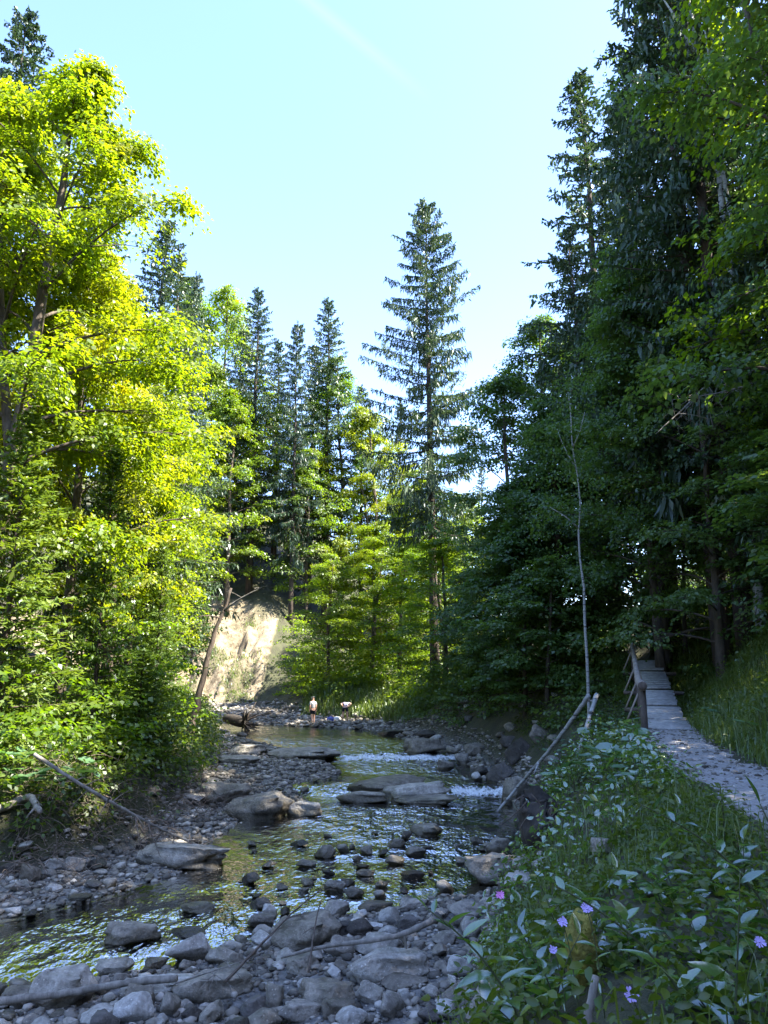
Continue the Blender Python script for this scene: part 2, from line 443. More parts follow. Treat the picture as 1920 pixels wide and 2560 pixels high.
M['bag_blue'] = plain('blue_bag_cloth', (0.12, 0.14, 0.40), 0.8)
M['bag_white'] = plain('white_towel_cloth', (0.72, 0.72, 0.72), 0.9)
M['petal'] = plain('violet_petal', (0.42, 0.33, 0.62), 0.7, 0.2)
M['petal_pink'] = plain('pink_petal', (0.62, 0.20, 0.50), 0.7, 0.2)
M['stem'] = plain('plant_stem', (0.06, 0.075, 0.03), 0.7, 0.3)

# ------------------------------------------------------------------ terrain as a height function
WATER = np.array([(-30, 5), (-16, 11.5), (-9.0, 14.2), (-7.1, 15.1), (-6.0, 16.4), (-4.4, 18.0), (-3.9, 19.0), (-4.6, 20.9), (-4.0, 24.4), (-2.6, 26.2),
    (-3.3, 28.6), (-1.8, 30.6), (-2.2, 33.5), (-3.6, 36.2), (-6.6, 40.5), (-8.6, 44.5), (-10.8, 50.2), (-13.5, 52.8), (-19, 55), (-19, 58), (-13, 55.6),
    (-8, 53.0), (-5.2, 51.6), (-3.4, 50.6), (-1.2, 48.5), (0.4, 45.2), (2.3, 40), (3.5, 36), (4.0, 31), (4.35, 27), (4.2, 22.5), (3.6, 19.2), (2.4, 16.9), (0.3, 15.7),
    (-1.6, 15.0), (-2.3, 14.1), (-3.6, 12.9), (-5.8, 12.1), (-9.5, 10.0), (-16, 6), (-30, -2)], float)
L_TOE = [(-30, 9), (-14, 13.5), (-10.5, 15.2), (-8.1, 17.0), (-7.2, 18.0), (-6.4, 19.9), (-6.0, 24.9), (-6.5, 29), (-7.0, 33), (-8.6, 40), (-9.6, 44.5), (-12.5, 51),
    (-18, 54), (-25, 57), (-27, 62), (-22, 66), (-16, 66.5), (-12, 65.5)]
R_TOE = [(-9.8, 63.5), (-8.2, 60), (-6.0, 57), (-3.4, 55), (-0.6, 52.6), (1.2, 50), (2.4, 44), (4.4, 36), (4.9, 30), (4.8, 27), (4.5, 23), (3.8, 19.5), (2.7, 17),
    (1.9, 14.9), (0.9, 10.7), (0.3, 8), (-1.5, 3.5), (-6, -2), (-14, -6), (-30, -12)]
CORR = np.array(L_TOE + R_TOE, float)
MIDY = np.array([-12, 0, 8, 13, 17, 25, 35, 45, 52, 60, 70, 80, 200.0])
MIDX = np.array([-20, -12, -6, -3, -1, -0.5, 0.0, -3, -7, -11, -11, -11, -8.0])

def sdist(px, py, poly):
    """signed distance to a closed polygon, negative inside"""
    px = np.asarray(px, float); py = np.asarray(py, float)
    best = np.full(px.shape, 1e18); ins = np.zeros(px.shape, bool)
    for (ax, ay), (bx, by) in zip(poly, np.roll(poly, -1, 0)):
        ex, ey = bx - ax, by - ay
        t = np.clip(((px - ax) * ex + (py - ay) * ey) / (ex * ex + ey * ey), 0, 1)
        best = np.minimum(best, (px - ax - t * ex) ** 2 + (py - ay - t * ey) ** 2)
        if ay != by:
            cr = ((ay > py) != (by > py)) & (px < ax + (py - ay) * ex / ey)
            ins ^= cr
    return np.where(ins, -1, 1) * np.sqrt(best)

def wlevel(y):
    return np.interp(y, [0, 11, 14, 18, 22, 27.4, 28.6, 31, 35.2, 36.5, 38, 300], [-0.9, -0.74, -0.64, -0.56, -0.50, -0.44, -0.24, -0.22, -0.18, -0.01, 0, 0])
PATH_PTS = np.array([(-1.5, -9), (1.2, -2), (3.2, 3), (4.35, 7.7), (5.15, 11.8), (6.2, 16.3), (6.98, 18.9)], float)
BR = np.array([(7.0, 18.75), (7.82, 21.4), (8.65, 24.0), (9.5, 26.7), (10.32, 29.4), (11.15, 32.0)])
BRZ = np.array([2.52, 2.56, 2.80, 3.22, 3.84, 4.26])
def smooth01(t): t = np.clip(t, 0, 1); return t * t * (3 - 2 * t)
def path_dist(x, y, pts):
    best = np.full(np.shape(x), 1e9)
    for (ax, ay), (bx, by) in zip(pts[:-1], pts[1:]):
        ex, ey = bx - ax, by - ay
        t = np.clip(((x - ax) * ex + (y - ay) * ey) / (ex * ex + ey * ey), 0, 1)
        best = np.minimum(best, np.hypot(x - ax - t * ex, y - ay - t * ey))
    return best

def terrain(x, y, full=False):
    x = np.asarray(x, float); y = np.asarray(y, float)
    w = wlevel(y); sw = sdist(x, y, WATER); e = sdist(x, y, CORR)
    far = np.clip(y - 56, 0, 40) * 0.045
    n1 = fbm2(x, y, 0.35, 3); n2 = fbm2(x, y, 1.6, 9)
    h = w + far + np.where(sw < 0, -0.14 * smooth01(-sw / 0.3) - 0.26 * smooth01(-sw / 1.6), np.clip(sw, 0, 4) * 0.075 + 0.03 * smooth01(sw / 0.3)) + (n1 * 0.10 + n2 * 0.055) * (1 - 0.6 * smooth01(-sw / 0.4))
    base = w + far + 0.25
    ep = np.maximum(e, 0)
    # right side: steep bank, level bench, hillside
    B = np.interp(y, [0, 18.8, 21.4, 24, 26.7, 29.4, 32, 45, 52, 60, 200], [2.5, 2.5, 2.1, 2.0, 2.4, 3.1, 4.2, 4.2, 1.6, 2.4, 8])
    e1 = np.interp(y, [0, 12, 18, 24, 32, 45, 60], [2.4, 2.6, 2.7, 3.6, 5.4, 5, 4])
    e2 = np.interp(y, [0, 12, 18, 21, 24, 28, 32, 45, 52, 62], [4.6, 4.4, 4.35, 4.4, 4.8, 6.2, 7.4, 9, 13, 26])
    slope = np.interp(y, [0, 45, 60, 90], [0.8, 0.8, 0.4, 0.25])
    over = np.maximum(ep - e2, 0)
    t = np.clip(ep / e1, 0, 1)
    hr = base + (B - base) * (1 - (1 - t) ** 1.7) + slope * (np.minimum(over, 26) + 0.45 * np.maximum(over - 26, 0)) + n1 * 0.22 * np.minimum(over, 2) + n2 * 0.06
    # left side: undercut bank, wooded shelf, slope; a bare cliff beyond the pool
    ls = np.interp(y, [0, 44, 54, 62, 90], [0.16, 0.2, 0.75, 0.85, 0.8])
    ls2 = np.interp(y, [0, 44, 54, 90], [0.62, 0.62, 0.75, 0.6])
    wid = np.interp(y, [0, 44, 56, 90], [5, 6, 12, 10])
    rid = np.abs(fbm2(x * 1.0, y * 0.5, 0.55, 31, 4)) 
    cl = np.interp(y, [50, 58], [0, 1])
    hl = base + 0.95 * smooth01(ep / 1.1) * (1 - cl) + ls * np.minimum(ep, wid) + ls2 * np.clip(ep - wid, 0, 40) + n1 * 0.22 * np.minimum(ep, 2) - cl * (rid * 1.5 + 0.8 * np.abs(fbm2(x + 0.4 * y, y * 0.6, 1.5, 37, 4))) * np.clip(ep / 2, 0, 1) * np.clip((12 - ep) / 5, 0, 1)
    right = x > np.interp(y, MIDY, MIDX)
    wd = np.interp(y, [58, 64, 74, 95], [0.05, 5, 8, 26])
    wr = smooth01((x - np.interp(y, MIDY, MIDX)) / wd + 0.3)
    h = np.where(e > 0, hr * wr + hl * (1 - wr), h)
    # the footpath is worn level
    pd = path_dist(x, y, PATH_PTS)
    h = np.where(right, h + (2.5 + n2 * 0.02 - h) * smooth01((1.6 - pd) / 0.75), h)
    far_h = smooth01((y - 95) / 80)
    h = h * (1 - far_h) + far_h * (6 + 0.10 * np.abs(x - 8) + 0.03 * (y - 95))
    if full: return h, w, sw, e, right, pd
    return h
def hz(x, y): return float(terrain(np.array([x]), np.array([y]))[0])

def axis(segs):
    out = []
    for a, b, s in segs: out.append(np.arange(a, b, s))
    return np.concatenate(out + [np.array([segs[-1][1]])])
gx = axis([(-700, -120, 60), (-120, -40, 8), (-40, -24, 1.0), (-24, -9, 0.3), (-9, 9, 0.17), (9, 20, 0.45), (20, 50, 1.5), (50, 120, 8), (120, 700, 60)])
gy = axis([(-300, -20, 40), (-20, 2, 1.5), (2, 9, 0.3), (9, 32, 0.17), (32, 56, 0.3), (56, 76, 0.28), (76, 82, 0.6), (82, 120, 2), (120, 240, 10), (240, 900, 66)])
X, Y = np.meshgrid(gx, gy)
Hh, Wl, Sw, Ee, Rt, Pd = terrain(X, Y, True)
ny_, nx_ = X.shape
def grid_mesh(name, X, Y, Z, mask=None):
    ny, nx = X.shape
    ii = np.arange(ny * nx).reshape(ny, nx)
    q = np.stack([ii[:-1, :-1], ii[:-1, 1:], ii[1:, 1:], ii[1:, :-1]], -1).reshape(-1, 4)
    v = np.stack([X, Y, Z], -1).reshape(-1, 3)
    if mask is not None:
        q = q[(mask.reshape(-1)[q]).any(1)]
        used = np.unique(q); mp = np.full(len(v), -1); mp[used] = np.arange(len(used))
        v, q = v[used], mp[q]
        b = MB(); b.add(v, q); return b.mesh(name, None, True), used
    b = MB(); b.add(v, q); return b.mesh(name, None, True), np.arange(len(v))
me, _u = grid_mesh('ground', X, Y, Hh)
zone = np.zeros((X.size, 4), np.float32); zone[:, 3] = 1
grav = smooth01((0.35 - Ee) / 0.7)
cliffz = smooth01((Y - 51) / 5) * smooth01((Ee + 0.5) / 1.0) * (~Rt) * smooth01((12.5 + 2.5 * fbm2(X, Y, 0.4, 55) - Ee) / 1.5) * smooth01((84 - Y) / 6) * smooth01((-9.5 - X) / 2)
veg = smooth01((fbm2(X, Y, 0.45, 77) - 0.10) / 0.3)
zone[:, 0] = grav.ravel(); zone[:, 1] = smooth01((0.25 - Sw) / 0.5).ravel(); zone[:, 2] = (cliffz * (1 - 0.75 * veg)).ravel()
ca = me.color_attributes.new('zone', 'FLOAT_COLOR', 'POINT'); ca.data.foreach_set('color', zone.ravel())
ground = link('ground', me, None, M['ground']); tag(ground, kind='structure')

# water sheet
wx = np.arange(-22, 5.6, 0.11); wy = np.concatenate([np.arange(7, 40, 0.11), np.arange(40, 58, 0.2)])
WX, WY = np.meshgrid(wx, wy)
ws = sdist(WX, WY, WATER)
lev = wlevel(WY)
fall = np.maximum(np.exp(-((WY - 35.7) / 0.85) ** 2) * smooth01((WX + 2.6) / 1.0), np.exp(-((WY - 27.9) / 0.8) ** 2) * smooth01((WX - 1.9) / 0.7))
rif = 0.45 + 0.55 * smooth01((46 - WY) / 4)
# slack water by the near left shore and in the long pool, riffles in the middle
calm = smooth01((fbm2(WX * 0.7, WY, 0.22, 41, 3) + 0.15) / 0.5)
amp = (0.34 + 0.66 * calm) * rif * np.clip(-ws / 1.0, 0.25, 1)
wave = fbm2(WX * 0.9 + 0.35 * WY, WY * 0.55, 1.5, 21, 4, 0.6)
WZ = lev + amp * wave * 0.030 + fall * fbm2(WX, WY, 3.0, 5, 3) * 0.09
me, used = grid_mesh('water', WX, WY, WZ, ws < 0.7)
flow = np.zeros((WX.size, 4), np.float32); flow[:, 3] = 1
flow[:, 0] = (fall * 0.62).ravel(); flow[:, 1] = (0.05 + 0.95 * amp).ravel()
ca = me.color_attributes.new('flow', 'FLOAT_COLOR', 'POINT'); ca.data.foreach_set('color', flow[used].ravel())
water = link('stream_water', me, None, M['water']); tag(water, kind='structure')

# footpath: a gravel sheet on the level bench
def resample(pts, step):
    pts = np.asarray(pts, float); s = np.concatenate([[0], np.cumsum(np.linalg.norm(np.diff(pts, axis=0), axis=1))])
    n = max(2, int(s[-1] / step)); u = np.linspace(0, s[-1], n)
    return np.stack([np.interp(u, s, pts[:, k]) for k in range(pts.shape[1])], 1)
pp = resample(PATH_PTS, 0.16)
tn = unit(np.gradient(pp, axis=0)); nr = np.stack([tn[:, 1], -tn[:, 0]], 1)
vv = np.linspace(-1, 1, 13)
wl_ = 0.78 + 0.16 * fbm2(pp[:, 0], pp[:, 1], 0.9, 61); wr_ = 0.74 + 0.16 * fbm2(pp[:, 0], pp[:, 1], 0.9, 67)
off = np.where(vv[None] < 0, wl_[:, None], wr_[:, None]) * vv[None]
PX = pp[:, :1] + nr[:, :1] * off; PY = pp[:, 1:] + nr[:, 1:] * off
PZ = terrain(PX, PY) + 0.02 - 0.05 * np.abs(vv[None]) ** 4 + 0.012 * fbm2(PX, PY, 4, 71)
me, _u = grid_mesh('footpath', PX, PY, PZ)
fp = link('footpath', me, None, M['path']); tag(fp, kind='structure')

def P(u, v, z):
    d = raydir(u, v); t = (z - HCAM) / d.z
    return np.array([d.x * t, d.y * t, z])
def PD(u, v, y):
    d = raydir(u, v); t = y / d.y
    return np.array([d.x * t, y, HCAM + d.z * t])
def hit(u, v, lo=3.0, hi=110.0, water_too=True):
    """where the sight line of a pixel meets the ground (or the water)"""
    d = raydir(u, v)
    ys = np.concatenate([np.arange(lo, 30, 0.3), np.arange(30, hi, 0.8)])
    for rep in range(2):
        t = ys / d.y
        x, z = d.x * t, HCAM + d.z * t
        g = terrain(x, ys)
        if water_too: g = np.where(sdist(x, ys, WATER) < 0, np.maximum(g, wlevel(ys)), g)
        k = np.argmax(z < g) if (z < g).any() else len(ys) - 1
        if rep == 0: ys = np.linspace(ys[max(k - 1, 0)], ys[k], 14)
    return np.array([x[k], ys[k], g[k]])

# ------------------------------------------------------------------ tree builders
def bez(p0, p1, p2, n):
    t = np.linspace(0, 1, n)[:, None]
    return (1 - t) ** 2 * p0 + 2 * t * (1 - t) * p1 + t * t * p2

def broadleaf(seed, H, Rc, cb, n_limb, pads, per_pad, leaf, mat, bark, r0=0.22, lean=(0, 0), fork=False, flat=0.16, pad_r=0.75, top=0.55, name='maple', bare=0.0):
    """meshes of a broad-leaved tree standing at the origin: (trunk with limbs, crown of leaf sprays)"""
    g = np.random.default_rng(seed)
    tb, cr = MB(), MB()
    n = 12
    zz = np.linspace(0, H * 0.93, n)
    wob = np.cumsum(g.normal(0, 0.012 * H, (n, 2)) * 0.5, 0) * np.linspace(0, 1, n)[:, None]
    tr = np.stack([wob[:, 0] + lean[0] * (zz / H) ** 1.3, wob[:, 1] + lean[1] * (zz / H) ** 1.3, zz], 1)
    tr[0, 2] = -0.6
    rad = r0 * (1 - zz / H) ** 0.8 + 0.015
    rad[0] *= 1.35
    tb.tube(tr, rad, 9)
    trunks = [tr]
    if fork:
        k = int(n * 0.35); a = g.uniform(0, 6.28)
        end = tr[k] + np.array([math.cos(a) * Rc * 0.55, math.sin(a) * Rc * 0.55, (H - tr[k][2]) * 0.85])
        f2 = bez(tr[k], tr[k] + np.array([math.cos(a) * Rc * 0.35, math.sin(a) * Rc * 0.35, (H - tr[k][2]) * 0.35]), end, 9)
        tb.tube(f2, np.linspace(rad[k] * 0.75, 0.02, 9), 7)
        trunks.append(f2)
    pc, pd_, pn = [], [], []
    for i in range(n_limb):
        tk = trunks[i % len(trunks)] if i % 3 == 0 else tr
        s = cb + (0.98 - cb) * ((i + g.uniform(0, 0.8)) / n_limb) ** 0.92
        zi = s * H * 0.93
        zi = max(zi, tk[0][2] + 0.3)
        p0 = np.array([np.interp(zi, tk[:, 2], tk[:, k]) for k in (0, 1)] + [zi])
        q = (s - cb) / (1 - cb)
        prof = (math.sin(math.pi * min(1, q * (1 - top) / 1.0 + 0.28 + q * top * 0.62)) ** 0.8) if q < 1 else 0.2
        Ln = Rc * (0.30 + 0.75 * prof) * g.uniform(0.75, 1.2)
        a = i * 2.39996 + g.normal(0, 0.35)
        up = (0.15 + 0.9 * q) * g.uniform(0.7, 1.2)
        dirv = np.array([math.cos(a), math.sin(a), up]); dirv /= np.linalg.norm(dirv)
        p2 = p0 + dirv * Ln + np.array([0, 0, -0.10 * Ln])
        p1 = p0 + dirv * Ln * 0.5 + np.array([0, 0, 0.14 * Ln])
        br = bez(p0, p1, p2, 7)
        rb = max(0.02, 0.34 * np.interp(zi, tr[:, 2], rad))
        tb.tube(br, np.linspace(rb, 0.012, 7), 5, False)
        for j in range(pads):
            t = 0.28 + 0.72 * (j + g.uniform(0, 1)) / pads
            c0 = np.array([np.interp(t, np.linspace(0, 1, 7), br[:, k]) for k in range(3)])
            sa = a + g.choice([-1, 1]) * g.uniform(0.3, 1.25)
            sl = Ln * g.uniform(0.10, 0.42) * (1.15 - 0.6 * t)
            sd_ = np.array([math.cos(sa), math.sin(sa), g.normal(0.12, 0.22)])
            c1 = c0 + sd_ * sl
            tb.tube(np.stack([c0, (c0 + c1) / 2 + [0, 0, 0.06 * sl], c1]), [rb * 0.35, rb * 0.25, 0.006], 3, False)
            pc.append(c1); pd_.append(sd_); pn.append(unit(np.array([math.cos(sa) * 0.35, math.sin(sa) * 0.35, 1.0]) + g.normal(0, 0.22, 3)))
    pc, pd_, pn = np.array(pc), unit(np.array(pd_)), np.array(pn)
    keep = g.random(len(pc)) > bare
    pc, pd_, pn = pc[keep], pd_[keep], pn[keep]
    m = len(pc)
    sx = np.cross(pd_, pn); sx = unit(sx); fx = np.cross(pn, sx)
    idx = np.repeat(np.arange(m), per_pad)
    N = len(idx)
    pr = (pad_r * g.uniform(0.6, 1.35, m))[idx]
    rr = np.sqrt(g.random(N)); an = g.uniform(0, 6.283, N)
    u_, v_ = rr * np.cos(an) * 1.25, rr * np.sin(an) * 0.85
    c = pc[idx] + fx[idx] * (u_ * pr)[:, None] + sx[idx] * (v_ * pr)[:, None] + pn[idx] * (g.normal(0, flat, N) * pr)[:, None]
    c[:, 2] -= 0.22 * pr * rr ** 2
    d = fx[idx] * np.cos(an)[:, None] + sx[idx] * np.sin(an)[:, None] + 0.55 * rdir(N, g) + np.array([0, 0, -0.35])
    nn = unit(pn[idx] + 0.62 * rdir(N, g))
    L = leaf * g.uniform(0.65, 1.35, N)
    cr.leaves(c, d, nn, L, L * g.uniform(0.6, 0.85, N))
    return tb.mesh(name + '_trunk', bark, True), cr.mesh(name + '_crown', mat)

def conifer(seed, H, Rc, cb, n_br, mat, bark, r0=0.25, droop=0.25, hang=0.55, tw=26, dens=1.0, flatspray=0.4, name='spruce', shape=0.9, upturn=0.12, gap=0.0, tlen=1.0, tw_w=0.07, lv=(0.7, 1.15)):
    """meshes of a spruce or fir: whorled drooping branches hung with twigs"""
    g = np.random.default_rng(seed)
    tb, cr = MB(), MB()
    n = 12; zz = np.linspace(0, H, n); zz0 = zz.copy(); zz0[0] = -0.6
    wob = np.cumsum(g.normal(0, 0.004 * H, (n, 2)), 0) * np.linspace(0, 1, n)[:, None] * 0.5
    tr = np.stack([wob[:, 0], wob[:, 1], zz0], 1)
    tb.tube(tr, r0 * (1 - zz / H) ** 0.85 + 0.012, 8)
    C, D, Nn, LL, WW = [], [], [], [], []
    for i in range(n_br):
        s = ((i + g.uniform(0, 0.6)) / n_br)
        s = 1 - (1 - s) ** 1.15
        zi = H * (cb + (0.985 - cb) * s)
        q = (zi / H - cb) / (1 - cb)
        prof = ((1 - q) ** shape) * (1 - 0.35 * max(0, 0.18 - q) / 0.18)
        if g.random() < gap: continue
        Ln = Rc * prof * g.uniform(*lv) + 0.12 * Rc * (0.3 + 0.7 * (1 - q)) * g.uniform(0.6, 1)
        a = i * 2.39996 + g.normal(0, 0.3)
        ca, sa = math.cos(a), math.sin(a)
        p0 = np.array([np.interp(zi, zz, tr[:, 0]), np.interp(zi, zz, tr[:, 1]), zi])
        up0 = 0.55 * q - droop * (1 - q) * g.uniform(0.6, 1.4)
        p1 = p0 + np.array([ca * Ln * 0.5, sa * Ln * 0.5, Ln * up0 * 0.75])
        p2 = p0 + np.array([ca * Ln, sa * Ln, Ln * (up0 + upturn * (1 - 0.3 * q))])
        nb = 8
        br = bez(p0, p1, p2, nb)
        tb.tube(br, np.linspace(0.012 + 0.22 * np.interp(zi, zz, r0 * (1 - zz / H) ** 0.85), 0.006, nb), 4, False)
        hb = g.uniform(0.45, 1.35)
        k = max(5, int(tw * dens * (0.35 + 0.65 * Ln / Rc)))
        t = 0.06 + 0.94 * (np.arange(k) + g.uniform(0, 1, k)) / k
        bx_ = np.stack([np.interp(t, np.linspace(0, 1, nb), br[:, c]) for c in range(3)], 1)
        fw = unit(p2 - p0); sd_ = np.array([-sa, ca, 0.0])
        side = g.choice([-1.0, 1.0], k)
        sl = (0.16 + 0.32 * Ln * (1 - t) ** 0.7 * flatspray * 1.6 + 0.05) * g.uniform(0.6, 1.3, k)
        # flat spray twigs, forward and sideways
        td = unit(fw[None] * 0.75 + sd_[None] * (side * g.uniform(0.5, 1.1, k))[:, None] + np.array([0, 0, -0.12]) + g.normal(0, 0.10, (k, 3)))
        nseg = 3
        for si in range(nseg):
            f0 = (si + 0.5) / nseg
            cc = bx_ + td * (sl * f0)[:, None]; cc[:, 2] -= 0.10 * sl * f0 ** 2
            C.append(cc); D.append(unit(td + g.normal(0, 0.45, (k, 3)))); Nn.append(unit(np.array([0, 0, 1.0]) + g.normal(0, 0.3, (k, 3))))
            LL.append(np.maximum(sl / nseg * 1.5, 0.14) * g.uniform(0.8, 1.3, k)); WW.append(np.full(k, tw_w) * g.uniform(0.8, 1.6, k))
            # hanging curtains of twigs
            if hang > 0:
                hl_ = hb * hang * g.uniform(0.15, 1.15, k) * (0.4 + 0.6 * (1 - q)) * tlen
                ch = cc + g.normal(0, 0.05, (k, 3)); ch[:, 2] -= hl_ * 0.5
                C.append(ch); D.append(unit(np.array([0, 0, -1.0]) + 0.25 * fw + g.normal(0, 0.28, (k, 3)))); Nn.append(unit(g.normal(0, 1, (k, 3)) * [1, 1, 0.1]))
                LL.append(hl_); WW.append(np.full(k, tw_w * 1.1) * g.uniform(0.7, 1.4, k))
    # leader
    kk = 26
    C.append(np.stack([tr[-1, 0] + g.normal(0, 0.05, kk), tr[-1, 1] + g.normal(0, 0.05, kk), H - g.uniform(-0.15, 0.9, kk) * 0.06 * H * 0.5], 1))
    D.append(unit(np.stack([g.normal(0, 1, kk), g.normal(0, 1, kk), g.uniform(0.6, 2.0, kk)], 1))); Nn.append(rdir(kk, g)); LL.append(np.full(kk, 0.35)); WW.append(np.full(kk, tw_w))
    cr.leaves(np.concatenate(C), np.concatenate(D), np.concatenate(Nn), np.concatenate(LL), np.concatenate(WW), 0.05, 0.05)
    return tb.mesh(name + '_trunk', bark, True), cr.mesh(name + '_crown', mat)

PROTO = {}
# nominal height and crown radius go with each prototype
def proto(key, H, Rc, fn, *a, **k): PROTO[key] = (H, Rc, fn(*a, **k))
proto('maple_a', 24, 5.0, broadleaf, 11, 24, 5.0, 0.22, 36, 12, 112, 0.158, M['maple'], M['bark'], 0.30, (0.6, 0), True, name='maple')
proto('maple_b', 22, 4.3, broadleaf, 12, 22, 4.3, 0.18, 34, 11, 108, 0.158, M['maple'], M['bark'], 0.26, (1.2, 0.2), True, name='maple')
proto('beech_a', 24, 4.2, broadleaf, 21, 24, 4.2, 0.16, 36, 11, 52, 0.19, M['beech'], M['bark'], 0.24, (0.4, 0.3), False, name='beech', flat=0.12, pad_r=0.8)
proto('beech_b', 20, 4.0, broadleaf, 22, 20, 4.0, 0.10, 34, 11, 52, 0.19, M['beech'], M['bark'], 0.20, (-0.5, 0.2), True, name='beech', flat=0.12, pad_r=0.8)
proto('shade_a', 18, 3.8, broadleaf, 31, 18, 3.8, 0.08, 34, 11, 62, 0.16, M['shade'], M['bark'], 0.18, (-0.8, 0), False, name='maple', flat=0.11, pad_r=0.72)
proto('shade_b', 22, 4.2, broadleaf, 32, 22, 4.2, 0.14, 36, 11, 64, 0.165, M['shade'], M['bark'], 0.22, (-0.6, 0.4), True, name='maple', flat=0.12, pad_r=0.78)
proto('sapling', 8, 2.0, broadleaf, 41, 8, 2.0, 0.06, 22, 8, 44, 0.15, M['shade'], M['bark'], 0.07, (-0.3, 0), False, name='sapling', flat=0.10, pad_r=0.5)
proto('spruce_a', 32, 4.4, conifer, 51, 32, 5.2, 0.14, 200, M['spruce'], M['bark_spruce'], 0.34, 0.32, 0.60, 30, 1.0, shape=0.72, gap=0.08, tw_w=0.10)
proto('spruce_b', 28, 3.6, conifer, 52, 28, 4.4, 0.08, 190, M['spruce'], M['bark_spruce'], 0.28, 0.40, 0.60, 28, 1.0, shape=0.72, gap=0.08, tw_w=0.10)
proto('spruce_c', 30, 4.0, conifer, 57, 30, 4.0, 0.22, 150, M['spruce'], M['bark_spruce'], 0.30, 0.55, 0.85, 30, 1.1, shape=0.55, gap=0.16, upturn=0.05, tw_w=0.10, lv=(0.45, 1.2))
proto('fir', 9, 2.0, conifer, 53, 9, 2.0, 0.06, 110, M['fir'], M['bark_spruce'], 0.09, 0.06, 0.10, 26, 1.1, 0.75, name='fir', shape=0.8, upturn=0.06, tw_w=0.07)

def tree(key, name, x, y, top_z, label, cat, group=None, rz=None, rs=1.0, base=None, tilt=(0, 0)):
    H, Rc, (tm, cm) = PROTO[key]
    b = hz(x, y) if base is None else base
    if key[:3] in ('map', 'bee', 'sha'): top_z = b + (top_z - b) * 1.05
    t = empty(name, (x, y, b - 0.05), random.uniform(0, 6.28) if rz is None else rz)
    t.rotation_euler[0], t.rotation_euler[1] = tilt
    h = (top_z - b) / H
    t.scale = (rs * h ** 0.5 if rs == 1.0 else rs, rs * h ** 0.5 if rs == 1.0 else rs, h)
    link('trunk', tm, t); link('crown', cm, t)
    tag(t, label, cat, group)
    return t

# ------------------------------------------------------------------ the trees, each where it stands
# left bank, sunlit
tree('maple_a', 'maple_tree', -12.3, 23.0, 26.0, 'tall sunlit yellow-green maple with dark forked trunk at the left edge', 'tree', rz=0.4, rs=1.0)
tree('maple_b', 'maple_tree', -11.5, 27.0, 21.8, 'sunlit yellow-green maple just right of the forked maple, reaching toward the stream', 'tree', rz=1.7, rs=0.82)
tree('maple_b', 'maple_tree', -12.2, 33.5, 23.0, 'bright lime maple behind the two tall maples of the left bank', 'tree', rz=2.4, rs=1.0)
tree('maple_a', 'maple_tree', -16.5, 28.0, 27.5, 'sunlit maple crown rising behind the forked maple at the left edge', 'tree', rz=3.0, rs=1.0)
tree('maple_b', 'maple_tree', -15.2, 25.0, 27.0, 'sunlit maple filling the gap behind the forked maple', 'tree', rz=0.9)
tree('beech_b', 'beech_tree', -13.0, 38.5, 15.0, 'low bright beech leaning over the left bank below the lime maple', 'tree', rz=1.0)
tree('spruce_a', 'spruce_tree', -17.3, 30.5, 35.2, 'spruce tip showing above the maples at the top left corner', 'tree')
tree('spruce_b', 'spruce_tree', -15.4, 35.0, 33.5, 'spruce tip peeking over the slanting edge of the left maples', 'tree')
tree('spruce_a', 'spruce_tree', -13.8, 42.0, 31.6, 'dark spruce standing out behind the right edge of the left maples', 'tree')
tree('beech_a', 'beech_tree', -14.4, 44.5, 20.5, 'yellow-tipped beech above the eroded bank', 'tree')
tree('beech_b', 'beech_tree', -20.5, 77.0, 30.0, 'shaded beech standing on top of the sandy cliff', 'tree')
tree('spruce_b', 'spruce_tree', -17.0, 47.0, 30.0, 'dark spruce deep in the left slope wood', 'tree')
# far group, on the rise beyond the mound
def tpx(key, name, u, v, y, label, rs=1.0):
    p = PD(u, v, y); return tree(key, name, p[0], y, p[2], label, 'tree', rs=rs)
tpx('spruce_a', 'spruce_tree', 650, 720, 80, 'tall far spruce, leftmost of the three above the cliff', 1.15)
tpx('spruce_c', 'spruce_tree', 745, 805, 78, 'slender drooping spruce between the two broader far spruces', 0.85)
tpx('spruce_a', 'spruce_tree', 825, 745, 83, 'broad far spruce, nearest to the lone tall spruce', 1.25)
tpx('beech_a', 'beech_tree', 860, 895, 84, 'tall backlit beech left of the lone tall spruce')
tpx('beech_b', 'beech_tree', 700, 1000, 86, 'backlit beech below the slender drooping spruce')
tpx('beech_a', 'beech_tree', 590, 960, 77, 'light green beech below the leftmost far spruce')
tpx('maple_b', 'maple_tree', 955, 1010, 82, 'backlit maple just left of the lone spruce trunk')
tpx('beech_b', 'beech_tree', 775, 1110, 80, 'bright beech behind the grassy mound')
tpx('beech_b', 'beech_tree', 825, 1390, 62.5, 'low spreading backlit beech above the two people', 0.75)
tpx('beech_a', 'beech_tree', 500, 690, 84, 'tall light green beech on the slope behind the left maples')
tpx('beech_b', 'beech_tree', 572, 700, 86, 'pointed light green beech left of the tall far spruces')
tpx('beech_b', 'beech_tree', 540, 900, 80, 'light green beech on top of the sandy cliff')
tpx('spruce_b', 'spruce_tree', 455, 640, 48, 'short dark spruce tip between the left maples and the light beeches', 1.2)
tpx('spruce_c', 'spruce_tree', 492, 682, 70, 'thin pale spruce tip rising from the light beeches', 0.8)
tpx('spruce_b', 'spruce_tree', 605, 820, 88, 'half hidden spruce between the light beeches and the leftmost far spruce', 1.2)
tpx('spruce_a', 'spruce_tree', 700, 850, 90, 'half hidden spruce behind the slender drooping one', 1.1)
tpx('spruce_c', 'spruce_tree', 785, 860, 90, 'half hidden spruce close behind the broad far spruce', 1.1)
tpx('spruce_b', 'spruce_tree', 905, 960, 86, 'low far spruce filling the skyline left of the lone spruce', 1.1)
